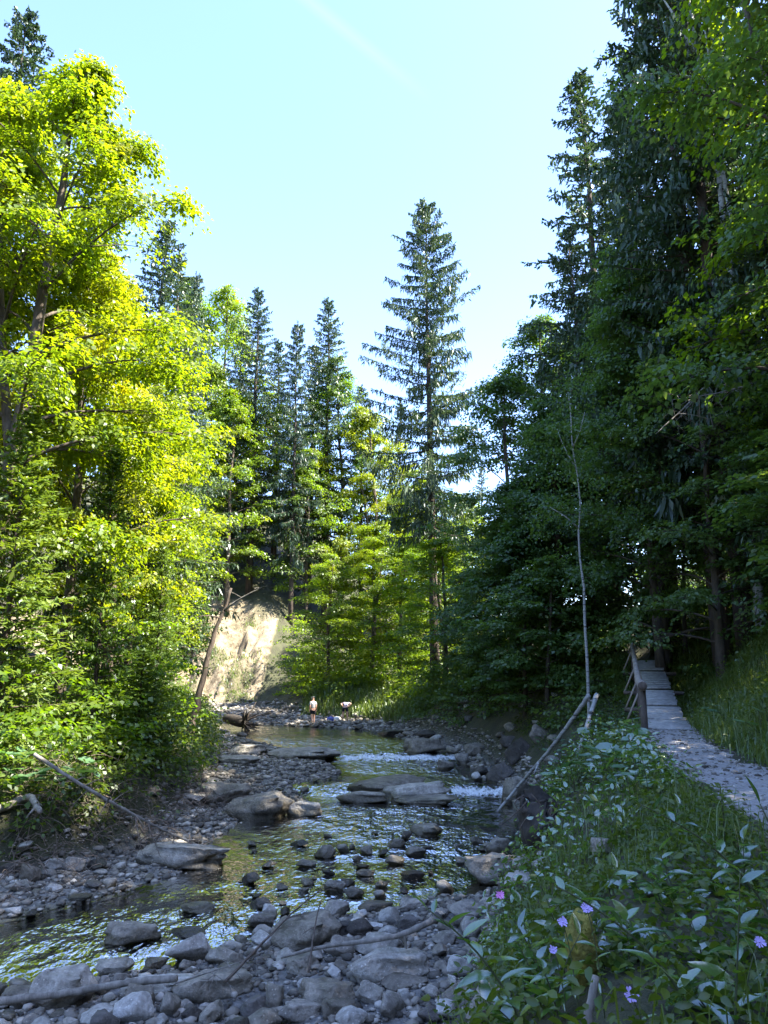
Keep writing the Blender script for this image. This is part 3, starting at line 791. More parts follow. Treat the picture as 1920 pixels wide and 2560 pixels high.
tpx('spruce_b', 'spruce_tree', 1000, 1000, 88, 'low far spruce seen behind the branches of the lone spruce', 1.1)
tpx('maple_b', 'maple_tree', 930, 1290, 61.5, 'low backlit maple overhanging the grassy mound', 0.85)
tree('beech_b', 'beech_tree', 4.2, 56.5, 15.5, 'mid-height beech hiding the foot of the lone spruce', 'tree', rs=0.85)
tree('beech_a', 'beech_tree', 1.2, 60.5, 15.0, 'mid-height beech just left of the lone spruce foot', 'tree', rs=0.8)
tpx('maple_b', 'maple_tree', 1020, 1200, 70, 'maple filling in behind the base of the lone spruce')
tree('beech_a', 'beech_tree', 3.4, 70.0, 23.0, 'dark leaved beech behind the trunk of the lone spruce', 'tree')
tree('beech_b', 'beech_tree', 3.9, 48.0, 12.5, 'beech in front of the lone spruce trunk', 'tree', rs=0.9)
tree('shade_b', 'maple_tree', 5.2, 46.0, 10.0, 'low shaded maple at the foot of the lone spruce', 'tree')
tree('beech_b', 'beech_tree', 7.5, 72.0, 21.0, 'bright beech in the gap right of the lone spruce', 'tree')
tree('spruce_b', 'spruce_tree', 16.2, 120.0, 36.8, 'small pale far spruce in the valley gap', 'tree')
tree('spruce_b', 'spruce_tree', 13.0, 131.0, 33.9, 'smallest far spruce at the bottom of the sky gap', 'tree')
tree('spruce_a', 'spruce_tree', 21.0, 118.0, 33.0, 'far spruce half hidden behind the right slope edge', 'tree')
tree('beech_a', 'beech_tree', 11.0, 95.0, 20.0, 'far light green beech below the valley gap', 'tree')
tree('beech_b', 'beech_tree', 5.0, 90.0, 22.0, 'far beech seen behind the lone spruce', 'tree')
# right slope, in shade
R_ = 'tree'
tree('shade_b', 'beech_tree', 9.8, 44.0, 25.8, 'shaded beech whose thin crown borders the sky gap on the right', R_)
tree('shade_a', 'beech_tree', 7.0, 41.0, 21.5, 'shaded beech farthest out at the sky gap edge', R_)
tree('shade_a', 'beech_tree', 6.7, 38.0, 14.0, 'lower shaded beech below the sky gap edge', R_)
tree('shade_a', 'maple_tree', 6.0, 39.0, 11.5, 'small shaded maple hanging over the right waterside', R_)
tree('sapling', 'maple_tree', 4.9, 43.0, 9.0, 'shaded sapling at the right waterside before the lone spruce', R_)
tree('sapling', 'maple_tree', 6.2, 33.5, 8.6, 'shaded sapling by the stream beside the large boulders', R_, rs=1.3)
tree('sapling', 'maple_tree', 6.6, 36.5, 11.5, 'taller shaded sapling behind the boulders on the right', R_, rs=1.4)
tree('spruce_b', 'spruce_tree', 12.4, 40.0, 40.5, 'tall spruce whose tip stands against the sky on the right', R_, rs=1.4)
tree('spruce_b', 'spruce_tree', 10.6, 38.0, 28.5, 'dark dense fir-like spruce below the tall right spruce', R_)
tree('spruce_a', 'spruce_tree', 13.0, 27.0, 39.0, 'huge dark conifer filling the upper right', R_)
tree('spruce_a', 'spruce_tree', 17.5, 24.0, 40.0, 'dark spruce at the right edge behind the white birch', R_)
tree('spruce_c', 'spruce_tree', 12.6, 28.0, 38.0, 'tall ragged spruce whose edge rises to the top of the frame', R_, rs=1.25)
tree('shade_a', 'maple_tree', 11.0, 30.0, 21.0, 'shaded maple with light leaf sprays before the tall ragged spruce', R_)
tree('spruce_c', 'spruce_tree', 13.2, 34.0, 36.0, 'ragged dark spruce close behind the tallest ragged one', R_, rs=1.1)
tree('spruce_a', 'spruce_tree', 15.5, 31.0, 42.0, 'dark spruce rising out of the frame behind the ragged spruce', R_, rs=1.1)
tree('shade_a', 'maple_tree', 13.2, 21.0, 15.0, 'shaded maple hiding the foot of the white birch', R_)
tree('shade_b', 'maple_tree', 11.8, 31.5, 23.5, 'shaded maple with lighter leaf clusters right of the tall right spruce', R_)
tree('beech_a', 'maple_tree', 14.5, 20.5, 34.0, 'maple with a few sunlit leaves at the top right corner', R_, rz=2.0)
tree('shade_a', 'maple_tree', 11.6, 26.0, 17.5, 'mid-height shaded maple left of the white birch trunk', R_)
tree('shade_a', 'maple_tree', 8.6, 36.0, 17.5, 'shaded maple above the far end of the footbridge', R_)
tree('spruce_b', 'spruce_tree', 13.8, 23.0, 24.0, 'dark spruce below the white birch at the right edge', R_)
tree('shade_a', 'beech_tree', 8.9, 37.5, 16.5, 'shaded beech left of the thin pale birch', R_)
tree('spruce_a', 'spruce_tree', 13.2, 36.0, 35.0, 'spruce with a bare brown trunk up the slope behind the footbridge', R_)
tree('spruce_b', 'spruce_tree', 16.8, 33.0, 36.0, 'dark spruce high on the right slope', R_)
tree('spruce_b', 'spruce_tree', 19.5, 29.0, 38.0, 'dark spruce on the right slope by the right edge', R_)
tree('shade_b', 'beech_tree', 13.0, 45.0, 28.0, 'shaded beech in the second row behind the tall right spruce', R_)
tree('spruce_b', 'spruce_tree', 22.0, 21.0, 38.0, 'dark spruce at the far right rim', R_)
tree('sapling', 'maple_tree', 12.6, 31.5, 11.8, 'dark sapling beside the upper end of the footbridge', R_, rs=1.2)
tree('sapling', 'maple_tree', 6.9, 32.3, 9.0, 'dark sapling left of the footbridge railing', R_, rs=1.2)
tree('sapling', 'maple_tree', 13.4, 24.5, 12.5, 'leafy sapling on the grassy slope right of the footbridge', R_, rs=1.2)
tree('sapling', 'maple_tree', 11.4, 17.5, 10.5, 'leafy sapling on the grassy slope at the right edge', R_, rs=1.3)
for x, y, tz, kd, lab in [(12.5, 12.6, 31, 'shade_b', 'tall unseen maple added for shade beside the path, beyond the right edge'), (14.5, 10.0, 36, 'spruce_a', 'unseen spruce added for shade up the slope right of the camera'),
    (15.5, 16.0, 37, 'spruce_b', 'dark spruce added for shade beyond the right edge above the path'), (12.4, 18.8, 33, 'shade_b', 'maple added for shade above the near end of the footbridge'), (13.0, 6.0, 33, 'shade_a', 'dense unseen maple added for shade up the slope beside the camera'),
    (16.5, 5.5, 42, 'spruce_a', 'tall unseen spruce added for shade high on the slope beside the camera'), (14.0, 1.5, 36, 'shade_b', 'tall unseen maple added for shade high on the slope beside the camera'), (17.5, 0.0, 43, 'spruce_b', 'tall unseen spruce added for shade high on the slope behind the camera'),
    (14.5, -3.0, 38, 'spruce_b', 'dense unseen spruce added for shade up the slope behind the camera'), (18.5, -6.0, 42, 'spruce_a', 'last unseen spruce added for shade up the slope behind the camera')]:
    tree(kd, 'added_shade_tree', x, y, tz, lab, R_)  # trees added mostly out of view to keep sun off the near bank and stream
# young conifers on the left bank
for x, y, tz, rs_, lab in [
    (-9.5, 25.0, 11.5, 0.85, 'sunlit young fir in front of the maple trunks'),
    (-8.25, 27.5, 8.6, 0.62, 'young fir with a clear dark stem nearest the leaning dead trunk'),
    (-10.6, 21.0, 11.5, 1.2, 'dark young fir at the far left below the forked maple'),
    (-9.6, 31.0, 6.5, 0.6, 'small young fir behind the leaning dead trunk'),
    (-7.7, 24.0, 4.6, 0.7, 'smallest young fir low on the left bank'),
    (-18.5, 72.5, 21.0, 1.2, 'sunlit fir standing on the edge of the sandy cliff'),
    (-17.2, 52.0, 14.0, 1.2, 'fir on the bank left of the sandy cliff')]:
    tree('fir', 'fir_tree', x, y, tz, lab, 'tree', rs=rs_)

# the lone tall spruce, built for itself
PROTO['hero'] = (38.5, 5.2, conifer(99, 38.5, 6.1, 0.31, 168, M['spruce'], M['bark_spruce'], 0.36, 0.30, 0.95, 46, 1.25, 0.38, shape=0.58, upturn=0.22, gap=0.08, tw_w=0.085, lv=(0.45, 1.15)))
tree('hero', 'spruce_tree', 3.5, 52.0, 39.8, 'lone tall spruce with upswept drooping branches against the white sky', 'tree', rs=1.0, rz=0.6)

# birches
def birch(pts, r, lab, crown_seed, branches=()):
    pts = np.array(pts, float)
    t = empty('birch_tree', pts[0])
    b = MB(); p = resample(pts - pts[0], 0.5)
    b.tube(p, np.linspace(r, r * 0.25, len(p)), 8)
    for bp in branches:
        q = resample(np.array(bp, float) - pts[0], 0.4); b.tube(q, np.linspace(r * 0.45, 0.012, len(q)), 6)
    b.build('trunk', M['birch'], t, True)
    g = np.random.default_rng(crown_seed); cr = MB()
    if pts[-1][2] > 25: per = 3
    else: per = 7
    ends = [p[int(len(p) * f)] for f in np.linspace(0.55, 0.99, 9)] + [np.array(bp[-1]) - pts[0] for bp in branches]
    C = []
    for e_ in ends:
        for k in range(per):
            c0 = e_ + g.normal(0, 1, 3) * [0.9, 0.9, 0.5]
            C.append(c0 + g.normal(0, 1, (40, 3)) * [0.35, 0.35, 0.14])
    C = np.concatenate(C); N = len(C)
    cr.leaves(C, rdir(N, g) + [0, 0, -0.5], unit(rdir(N, g) * 0.6 + [0, 0, 1.0]), g.uniform(0.09, 0.16, N), g.uniform(0.06, 0.1, N))
    cr.build('crown', M['shade'], t)
    tag(t, lab, 'tree')
g1 = PD(1870, 1250, 26.0); g1[2] = hz(g1[0], g1[1]) - 0.3
b1 = [g1, PD(1846, 900, 26.0), PD(1834, 720, 26.0), PD(1815, 620, 26.1), PD(1796, 430, 26.3), PD(1760, 230, 26.6), PD(1712, -60, 27)]
birch(b1, 0.19, 'white birch trunk leaning left at the upper right', 5, [[PD(1830, 560, 26), PD(1805, 420, 26), PD(1780, 200, 26), PD(1745, -40, 26)], [PD(1752, 200, 26.4), PD(1660, 180, 26.0), PD(1600, 190, 25.8)], [PD(1735, 130, 26.4), PD(1700, 60, 26), PD(1640, -30, 26)]])
b2y = 26.5
p0 = PD(1470, 1760, b2y)
b2 = [[p0[0], b2y, hz(p0[0], b2y) - 0.2]] + [PD(1468, 1650, b2y), PD(1462, 1560, b2y + .1), PD(1460, 1470, b2y), PD(1449, 1390, b2y), PD(1446, 1325, b2y), PD(1452, 1270, b2y + .1), PD(1444, 1190, b2y), PD(1430, 1110, b2y), PD(1427, 1030, b2y), PD(1420, 980, b2y)]
birch(b2, 0.065, 'thin pale birch with a forked side branch near the footbridge', 6, [[PD(1446, 1320, b2y), PD(1420, 1295, b2y), PD(1375, 1268, b2y)], [PD(1432, 1120, b2y), PD(1450, 1080, b2y - .3), PD(1462, 1030, b2y - .6)], [PD(1440, 1170, b2y), PD(1410, 1120, b2y), PD(1392, 1070, b2y + .3)]])

# ------------------------------------------------------------------ rocks
import bmesh
def ico(sub):
    bm = bmesh.new(); bmesh.ops.create_icosphere(bm, subdivisions=sub, radius=1.0)
    v = np.array([x.co[:] for x in bm.verts]); f = np.array([[x.index for x in fc.verts] for fc in bm.faces]); bm.free()
    return v, f
ICO = {k: ico(k) for k in (1, 2, 3, 4)}
def rock_mesh(seed, sub, kind, mat):
    g = np.random.default_rng(seed)
    v, f = ICO[sub]; v = v.copy()
    nr_, lo, hi, am = {'round': (9, 0.55, 0.9, 0.26), 'angular': (12, 0.40, 0.72, 0.30), 'slab': (7, 0.55, 0.85, 0.28), 'ledge': (6, 0.6, 0.9, 0.45)}[kind]
    v *= (1 + am * fbm(v * 1.1 + seed * 3.1, seed, 2))[:, None]
    if kind in ('slab', 'ledge'):
        v[:, 2] = np.sign(v[:, 2]) * np.minimum(np.abs(v[:, 2]), 0.5 + 0.06 * fbm(v * 2, seed + 4, 3)) * 1.6
        lay = np.floor((v[:, 2] + 0.25 * v[:, 0]) * (3.2 if kind == 'slab' else 4.5) + 0.4 * fbm(v * 1.5, seed + 9, 2))
        off = _hash((lay + 50).astype(np.int64), np.zeros(len(v), np.int64), np.zeros(len(v), np.int64), seed)
        v[:, :2] *= (0.88 + 0.22 * off)[:, None]
    for k in range(nr_):
        n = unit(g.normal(size=3)); d = g.uniform(lo, hi)
        p = v @ n - d
        v -= np.maximum(p, 0)[:, None] * n * 0.92
    v += unit(v) * (0.045 * fbm(v * 3.5 + seed, seed + 2, 3) * (1.6 if kind != 'round' else 0.6))[:, None]
    if kind == 'ledge': v += unit(v) * (0.16 * np.abs(fbm(v * np.array([2.4, 2.4, 4.0]) + seed, seed + 7, 3)))[:, None]
    v /= np.abs(v).max(0)
    b = MB(); b.add(v, None, f)
    return b.mesh('rock_' + kind, mat, True)

ROCKM = {}
for kd, mk in (('round', 'rock'), ('angular', 'rock'), ('slab', 'slab'), ('ledge', 'slab')):
    for s_ in range(5): ROCKM[kd, s_] = rock_mesh(100 + s_ * 7 + len(kd), 4, kd, M[mk])
ROCKP = [rock_mesh(300 + s_, 4, 'round', M['rock_pale']) for s_ in range(3)]
ROCKD = [rock_mesh(330 + s_, 4, 'round' if s_ else 'angular', M['rock_dark']) for s_ in range(3)]
SMALL = [rock_mesh(400 + s_, 3, 'round' if s_ % 2 else 'angular' if s_ % 4 else 'slab', M[('rock', 'rock_pale', 'rock', 'slab', 'rock_dark')[s_ % 5]]) for s_ in range(10)]

def depth_at(p): return p[1] * CT + (p[2] - HCAM) * ST
def put_rock(me, name, p, w, dy, h, rz, tilt, label, cat, group=None, sink=0.3):
    o = link(name, me)
    o.location = (p[0], p[1], p[2] + h * 0.5 * (1 - 2 * sink))
    o.scale = (w * 0.5, dy * 0.5, h * 0.5)
    o.rotation_euler = (tilt[0], tilt[1], rz)
    tag(o, label, cat, group)
    return o
HERO = []
def hero(u0, u1, v0, v1, kind, seed, label, name='boulder', cat='boulder', dr=0.75, tilt=0.0, rz=None, far=0.5):
    """a rock seen over the pixel box u0..u1, v0..v1, resting on the ground at the foot of that box"""
    p = hit((u0 + u1) / 2, v1 - (v1 - v0) * 0.12)
    dp = depth_at(p); w = (u1 - u0) / F * dp
    ang = math.atan2(HCAM - p[2], p[1])
    vis = (v1 - v0) / F * dp
    dyy = w * dr
    h = max(0.12 * w, (vis - 0.55 * dyy * math.sin(ang)) / math.cos(ang))
    h = min(h, 0.9 * w) * 1.25
    me = ROCKP[seed % 3] if kind == 'pale' else ROCKD[seed % 3] if kind == 'dark' else ROCKM[kind, seed % 5]
    q = p + np.array([0, dyy * 0.36, 0])
    put_rock(me, name, q, w * 1.04, dyy, h, random.uniform(-0.25, 0.25) if rz is None else rz, (0, tilt), label, cat, None, 0.22)
    HERO.append((q[0], q[1], max(w, dyy) * 0.5))

H_ = [
 # near shore, centre
 (672, 850, 2300, 2388, 'slab', 1, 'pale flat slab sloping into the water at the near shore', 'flat_rock', 'rock', .8, -.12),
 (832, 892, 2306, 2348, 'dark', 1, 'dark brown stone behind the smooth dark boulder of the near shore'),
 (866, 944, 2302, 2350, 'dark', 2, 'smooth dark brown boulder in the middle of the near shore'),
 (876, 1018, 2336, 2402, 'round', 0, 'oblong reddish grey boulder above the pale broken branch'),
 (868, 1075, 2380, 2466, 'slab', 2, 'large layered rock just behind the pale broken branch', 'boulder', 'boulder', .7),
 (815, 885, 2346, 2402, 'round', 1, 'round grey stone between the pale slab and the oblong boulder'),
 (694, 794, 2396, 2448, 'slab', 3, 'flat-topped stone left of the layered rock'),
 (893, 984, 2251, 2285, 'round', 2, 'elongated boulder at the water edge of the near shore'),
 (800, 872, 2256, 2300, 'round', 3, 'humped grey boulder left of the elongated one at the water edge'),
 (998, 1079, 2247, 2279, 'angular', 0, 'angular dark stone right of the elongated boulder at the water edge'),
 (1126, 1242, 2256, 2304, 'round', 4, 'long grey boulder before the plants of the right bank'),
 (620, 684, 2241, 2279, 'dark', 0, 'wedge-shaped dark stone standing in the shallows'),
 (608, 682, 2277, 2331, 'angular', 1, 'angular grey stone in the shallows below the wedge-shaped stone'),
 (652, 692, 2266, 2304, 'pale', 0, 'pale oval stone beside the wedge-shaped dark stone'),
 (598, 657, 2178, 2215, 'dark', 0, 'pointed dark rock alone in the blue riffle'),
 (1170, 1304, 2455, 2572, 'angular', 2, 'large rough grey boulder at the bottom behind the leafy stem'),
 (733, 892, 2460, 2528, 'slab', 4, 'flat rock under the thick end of the pale broken branch', 'boulder', 'boulder', .7),
 (889, 956, 2462, 2520, 'round', 1, 'round grey stone below the pale broken branch'),
 (695, 804, 2502, 2566, 'round', 2, 'rounded stone at the bottom edge under the dark twigs'),
 (800, 892, 2506, 2558, 'angular', 3, 'brown stone at the bottom edge right of the dark twigs'),
 (936, 1070, 2444, 2486, 'round', 3, 'broad grey stone beneath the tip of the pale broken branch'),
 (990, 1049, 2291, 2338, 'dark', 1, 'dark triangular stone right of the smooth dark boulder'),
 (1110, 1190, 2395, 2450, 'pale', 1, 'pale stone left of the large rough boulder'),
 (1080, 1150, 2330, 2368, 'round', 0, 'mossy rounded stone in the shore behind the leafy stem'),
 # near shore, left
 (408, 532, 2346, 2428, 'angular', 4, 'big mossy boulder at the left water edge'),
 (355, 421, 2395, 2428, 'angular', 0, 'squared block leaning on the big mossy boulder'),
 (231, 336, 2399, 2450, 'slab', 0, 'two-layered slab stone at the left near shore'),
 (230, 276, 2440, 2494, 'round', 0, 'upright round stone under the two-layered slab stone'),
 (274, 322, 2431, 2476, 'round', 2, 'slanted oblong stone under the two-layered slab stone'),
 (60, 220, 2440, 2536, 'slab', 1, 'large pale lichen-covered slab at the bottom left', 'boulder', 'boulder', .7),
 (-30, 74, 2458, 2540, 'angular', 1, 'grey boulder cut by the lower left edge'),
 (286, 478, 2444, 2500, 'ledge', 1, 'rough mossy rock behind the long driftwood log'),
 (418, 622, 2434, 2512, 'slab', 2, 'broad flat pinkish rock at the bottom behind the dark twigs', 'boulder', 'boulder', .7),
 (515, 619, 2416, 2458, 'round', 3, 'rounded rock right of the big mossy boulder'),
 (245, 390, 2314, 2366, 'slab', 4, 'low slab breaking the current on the left', 'flat_rock', 'rock', .6, .1),
 (415, 524, 2314, 2352, 'dark', 0, 'dark overhanging ledge stone right of the low slab in the current'),
 (428, 532, 2260, 2286, 'slab', 3, 'thin flat slab lying alone in the riffle', 'flat_rock', 'rock', .5),
 (550, 609, 2356, 2385, 'round', 4, 'oval grey stone at the water right of the big mossy boulder'),
 (164, 230, 2235, 2257, 'slab', 0, 'long pale stone at the left shoreline'),
 # left shore
 (40, 91, 2166, 2216, 'angular', 3, 'cube-shaped dark boulder on the left shore'),
 (-14, 40, 2160, 2192, 'dark', 1, 'brown stone at the left edge beside the cube-shaped boulder'),
 (100, 156, 2148, 2178, 'slab', 2, 'tan wedge stone right of the cube-shaped boulder'),
 (148, 211, 2138, 2184, 'round', 2, 'large round-backed boulder on the left shore'),
 (205, 272, 2142, 2182, 'dark', 0, 'dark angular boulder between the round-backed one and the lumpy ledge'),
 (10, 76, 2202, 2240, 'angular', 4, 'low jagged rock below the cube-shaped boulder'),
 (-12, 52, 2270, 2296, 'pale', 2, 'white flat stone at the left edge of the water'),
 (110, 152, 2214, 2236, 'pale', 0, 'small pale block on the left shore'),
 (318, 582, 2108, 2180, 'ledge', 2, 'lumpy conglomerate ledge jutting into the left water', 'rock_ledge', 'rock', .55),
 (462, 616, 1958, 2024, 'ledge', 3, 'brown rock ledge on the left gravel bank', 'rock_ledge', 'rock', .9),
 (424, 508, 1978, 2012, 'angular', 1, 'buff boulder on the left bank above the lumpy ledge'),
 (345, 400, 1962, 1992, 'angular', 2, 'pale block beneath the roots of the left bank'),
 (558, 728, 1992, 2058, 'slab', 1, 'tilted layered slab at the left of midstream', 'flat_rock', 'rock', .7, -.10),
 (708, 804, 2005, 2046, 'slab', 2, 'small slab right beside the tilted layered slab', 'flat_rock', 'rock', .7, .06),
 # midstream slabs
 (826, 1066, 1948, 1996, 'slab', 3, 'long sloping slab, rearmost of the midstream slabs', 'flat_rock', 'rock', .75, -.10),
 (946, 1128, 1962, 2010, 'slab', 4, 'thick dark-edged slab in front of the long midstream slab', 'flat_rock', 'rock', .6, -.12),
 (988, 1176, 1988, 2018, 'slab', 0, 'low wet slab, frontmost of the midstream slabs', 'flat_rock', 'rock', .5, -.04),
 (838, 970, 1980, 2012, 'slab', 2, 'pale low slab at the left foot of the midstream slabs', 'flat_rock', 'rock', .6),
 # right boulders
 (1162, 1228, 1856, 1896, 'angular', 0, 'squarish boulder at the right waterside above the falls'),
 (1268, 1336, 1832, 1906, 'dark', 0, 'large brown boulder at the foot of the right bank'),
 (1326, 1374, 1808, 1862, 'round', 1, 'upright grey boulder under the broken birch log'),
 (1220, 1294, 1902, 1964, 'dark', 0, 'big dark wedge boulder at the right waterside'),
 (1246, 1326, 1944, 2012, 'slab', 3, 'pale slanting slab under the lower end of the birch log', 'flat_rock', 'rock', .8, .35),
 (1094, 1136, 1902, 1931, 'angular', 3, 'single block in the stream below the falls'),
 (1005, 1112, 1848, 1888, 'slab', 4, 'pale flat slab at the right of the small waterfall', 'flat_rock', 'rock', .8),
 (665, 852, 1872, 1902, 'slab', 1, 'wide pale slab left of the small waterfall', 'flat_rock', 'rock', .6),
 (560, 680, 1862, 1892, 'ledge', 0, 'dark flat ledge below the root stump', 'rock_ledge', 'rock', .7),
 (540, 660, 1888, 1916, 'slab', 0, 'second flat ledge below the root stump', 'rock_ledge', 'rock', .6),
 (1040, 1110, 1826, 1850, 'dark', 2, 'long dark rock at the far right waterside'),
 (948, 1010, 1824, 1842, 'dark', 1, 'flat dark rock beyond the falls'),
 # stones standing in the water
 (784, 843, 2116, 2152, 'round', 0, 'grey rounded stone, largest of the left midstream cluster'),
 (1027, 1108, 2064, 2094, 'slab', 1, 'flat dark-topped stone at the head of the midstream cluster'),
 (965, 1018, 2094, 2126, 'angular', 2, 'sloping stone below the flat dark-topped stone'),
 (1005, 1065, 2119, 2144, 'round', 3, 'oval stone in the middle of the midstream cluster'),
 (962, 1012, 2140, 2166, 'round', 1, 'dark oval stone, lowest of the midstream cluster'),
 (1213, 1278, 2099, 2140, 'slab', 2, 'stacked flat stones by the undercut right bank'),
 (1168, 1326, 2143, 2222, 'ledge', 4, 'dark low ledge at the right shore', 'rock_ledge', 'rock', .7),
 (1256, 1328, 2186, 2228, 'pale', 1, 'pale rounded boulder on the dark right ledge'),
 (800, 862, 2194, 2240, 'angular', 1, 'grey stone, largest of the cluster above the near shore'),
 (862, 912, 2220, 2250, 'round', 4, 'flat round stone at the lower end of the small cluster'),
 (890, 938, 2172, 2194, 'round', 2, 'lone stone in the shaded water above the small cluster'),
 (1004, 1062, 2178, 2202, 'dark', 1, 'lone dark stone right of midstream below the cluster'),
 (724, 776, 2098, 2120, 'dark', 0, 'low dark stone left of the midstream cluster'),
 (738, 790, 2150, 2172, 'round', 1, 'flat stone left below the midstream cluster'),
 (1360, 1420, 2250, 2292, 'slab', 0, 'flat stones stacked on the right bank among plants'),
 (1480, 1545, 2100, 2140, 'slab', 4, 'flat stone half hidden in the right bank growth'),
]
for r in H_:
    u0, u1, v0, v1, kd, sd_ = r[:6]
    hero(u0, u1, v0, v1, kd, sd_, r[6], *(r[7:9] if len(r) > 7 else ()), **({'dr': r[9]} if len(r) > 9 else {}), **({'tilt': r[10]} if len(r) > 10 else {}))
HEROA = np.array(HERO)

# smaller stones one can still count, zone by zone
def scatter(n, box, ok, wmin, wmax, name, label, group, hr=0.5, seed=1, big=False):
    g = np.random.default_rng(seed); k = 0; tries = 0
    placed = []
    nc = 3000
    cu, cv = g.uniform(box[0], box[1], nc), g.uniform(box[2], box[3], nc)
    C = np.array([P(a, b, -0.3 if b > 1880 else 0.1) for a, b in zip(cu, cv)])
    ch, cw, csw, ce, _r, _p = terrain(C[:, 0], C[:, 1], True)
    for q in range(nc):
        if k >= n: break
        if not ok(C[q, 0], C[q, 1], csw[q], ce[q]): continue
        p = np.array([C[q, 0], C[q, 1], max(ch[q], cw[q]) if csw[q] < 0 else ch[q]])
        w = g.uniform(wmin, wmax) ** 1.0
        if (np.hypot(HEROA[:, 0] - p[0], HEROA[:, 1] - p[1]) < HEROA[:, 2] * 0.75 + w * 0.4).any(): continue
        if any((a - p[0]) ** 2 + (b - p[1]) ** 2 < (0.42 * (w + c)) ** 2 for a, b, c in placed): continue
        placed.append((p[0], p[1], w)); k += 1
        h = w * hr * g.uniform(0.6, 1.3)
        ki = g.integers(len(SMALL)); me = SMALL[ki]
        size = 'small' if w < wmin + 0.4 * (wmax - wmin) else 'larger'
        look = size + (' rounded ' if ki % 2 else ' angular ') + ('grey', 'pale', 'grey', 'layered', 'dark')[ki % 5]
        put_rock(me, name, p, w, w * g.uniform(0.55, 0.95), h, g.uniform(0, 3.14), (g.normal(0, 0.12), g.normal(0, 0.12)), look + ' ' + label, 'stone', group, 0.2)
scatter(106, (0, 1300, 2240, 2560), lambda x, y, sw, e: sw > -0.15 and e < 0.3, 0.18, 0.58, 'river_stone', 'loose stone on the near shore', 'loose stones of the near shore', 0.6, 1)
scatter(40, (560, 1320, 2060, 2260), lambda x, y, sw, e: sw < -0.1, 0.14, 0.42, 'river_stone', 'stone standing out of the midstream riffle', 'stones in the midstream riffle', 0.45, 2)
scatter(34, (0, 640, 1930, 2260), lambda x, y, sw, e: sw > -0.1 and e < 0.4, 0.15, 0.48, 'river_stone', 'stone on the left gravel bank', 'stones of the left gravel bank', 0.5, 3)
scatter(24, (540, 1000, 1860, 1990), lambda x, y, sw, e: sw > -0.3 and e < 0.2, 0.2, 0.5, 'river_stone', 'stone on the gravel bar left of the midstream slabs', 'stones of the gravel bar', 0.45, 4)
scatter(46, (1000, 1400, 1810, 2010), lambda x, y, sw, e: sw > -0.8 and e < 2.6, 0.25, 0.85, 'river_stone', 'stone among the boulders of the right waterside', 'stones of the right waterside', 0.55, 5)
scatter(20, (600, 1150, 1770, 1850), lambda x, y, sw, e: sw > -0.3 and e < 0.6, 0.25, 0.75, 'river_stone', 'stone on the far shore near the two people', 'stones of the far shore', 0.5, 6)
scatter(28, (1090, 1480, 2120, 2560), lambda x, y, sw, e: e > -0.2 and e < 1.2, 0.16, 0.5, 'river_stone', 'stone lying in the growth of the right bank', 'stones in the right bank', 0.5, 8)

# pebbles nobody could count
def pebbles(name, box, n, ok, smin, smax, seed, mat, zoff=0.0, label=None):
    g = np.random.default_rng(seed)
    x = g.uniform(box[0], box[1], n); y = g.uniform(box[2], box[3], n)
    h, w, sw, e, rt, pd = terrain(x, y, True)
    k = ok(x, y, sw, e, pd, rt); x, y, h = x[k], y[k], h[k]; n = len(x)
    s = smin * (smax / smin) ** (g.random(n) ** 2.2)
    v0, f0 = ICO[1]
    a = g.uniform(0, 6.28, n); ca, sa = np.cos(a), np.sin(a)
    jit = 1 + g.normal(0, 0.16, (n, len(v0), 1))
    v = v0[None] * jit * (np.stack([s, s * g.uniform(0.55, 1, n), s * g.uniform(0.3, 0.6, n)], 1) * 0.5)[:, None]
    vx = v[..., 0] * ca[:, None] - v[..., 1] * sa[:, None]; vy = v[..., 0] * sa[:, None] + v[..., 1] * ca[:, None]
    v = np.stack([vx + x[:, None], vy + y[:, None], v[..., 2] + (h + s * 0.12 + zoff)[:, None]], -1)
    f = (f0[None] + (np.arange(n) * len(v0))[:, None, None]).reshape(-1, 3)
    b = MB(); b.add(v.reshape(-1, 3), None, f)
    o = b.build(name, mat, None, True)
    tag(o, label, 'pebbles', kind='stuff')
m_, n_, l_, o_ = nt('pebble_mix')
g_ = n_.new('ShaderNodeNewGeometry')
c_ = ramp(n_, l_, g_.outputs['Random Per Island'], [(0.0, (0.055, 0.048, 0.038)), (0.4, (0.155, 0.138, 0.112)), (0.8, (0.26, 0.232, 0.19)), (0.96, (0.44, 0.405, 0.35))])
p_ = n_.new('ShaderNodeBsdfPrincipled'); l_.new(c_, p_.inputs['Base Color']); p_.inputs['Roughness'].default_value = 0.75
l_.new(bump(n_, l_, noise(n_, l_, 25, 4, 0.6, g_.outputs['Position']), 0.5, 0.02), p_.inputs['Normal'])
l_.new(p_.outputs[0], o_.inputs['Surface']); M['pebble_mix'] = m_
pebbles('shore_pebbles', (-12, 4.2, 8.5, 19), 20000, lambda x, y, sw, e, pd, rt: (sw > -0.35) & (e < 0.5), 0.05, 0.24, 1, M['pebble_mix'], 0, 'grey pebbles packed between the stones of the near shore')
pebbles('bank_pebbles', (-11, 5.5, 19, 50), 34000, lambda x, y, sw, e, pd, rt: (sw > -0.55) & (e < 0.6) & ((sw > 0) | (fbm2(x, y, 0.5, 8) > 0.1)), 0.07, 0.34, 2, M['pebble_mix'], 0, 'grey pebbles and cobbles of the gravel banks')
pebbles('far_gravel', (-22, 2, 50, 78), 16000, lambda x, y, sw, e, pd, rt: (sw > -0.2) & (e < 0.8), 0.12, 0.55, 3, M['pebble_mix'], 0, 'sunlit gravel below the sandy cliff')
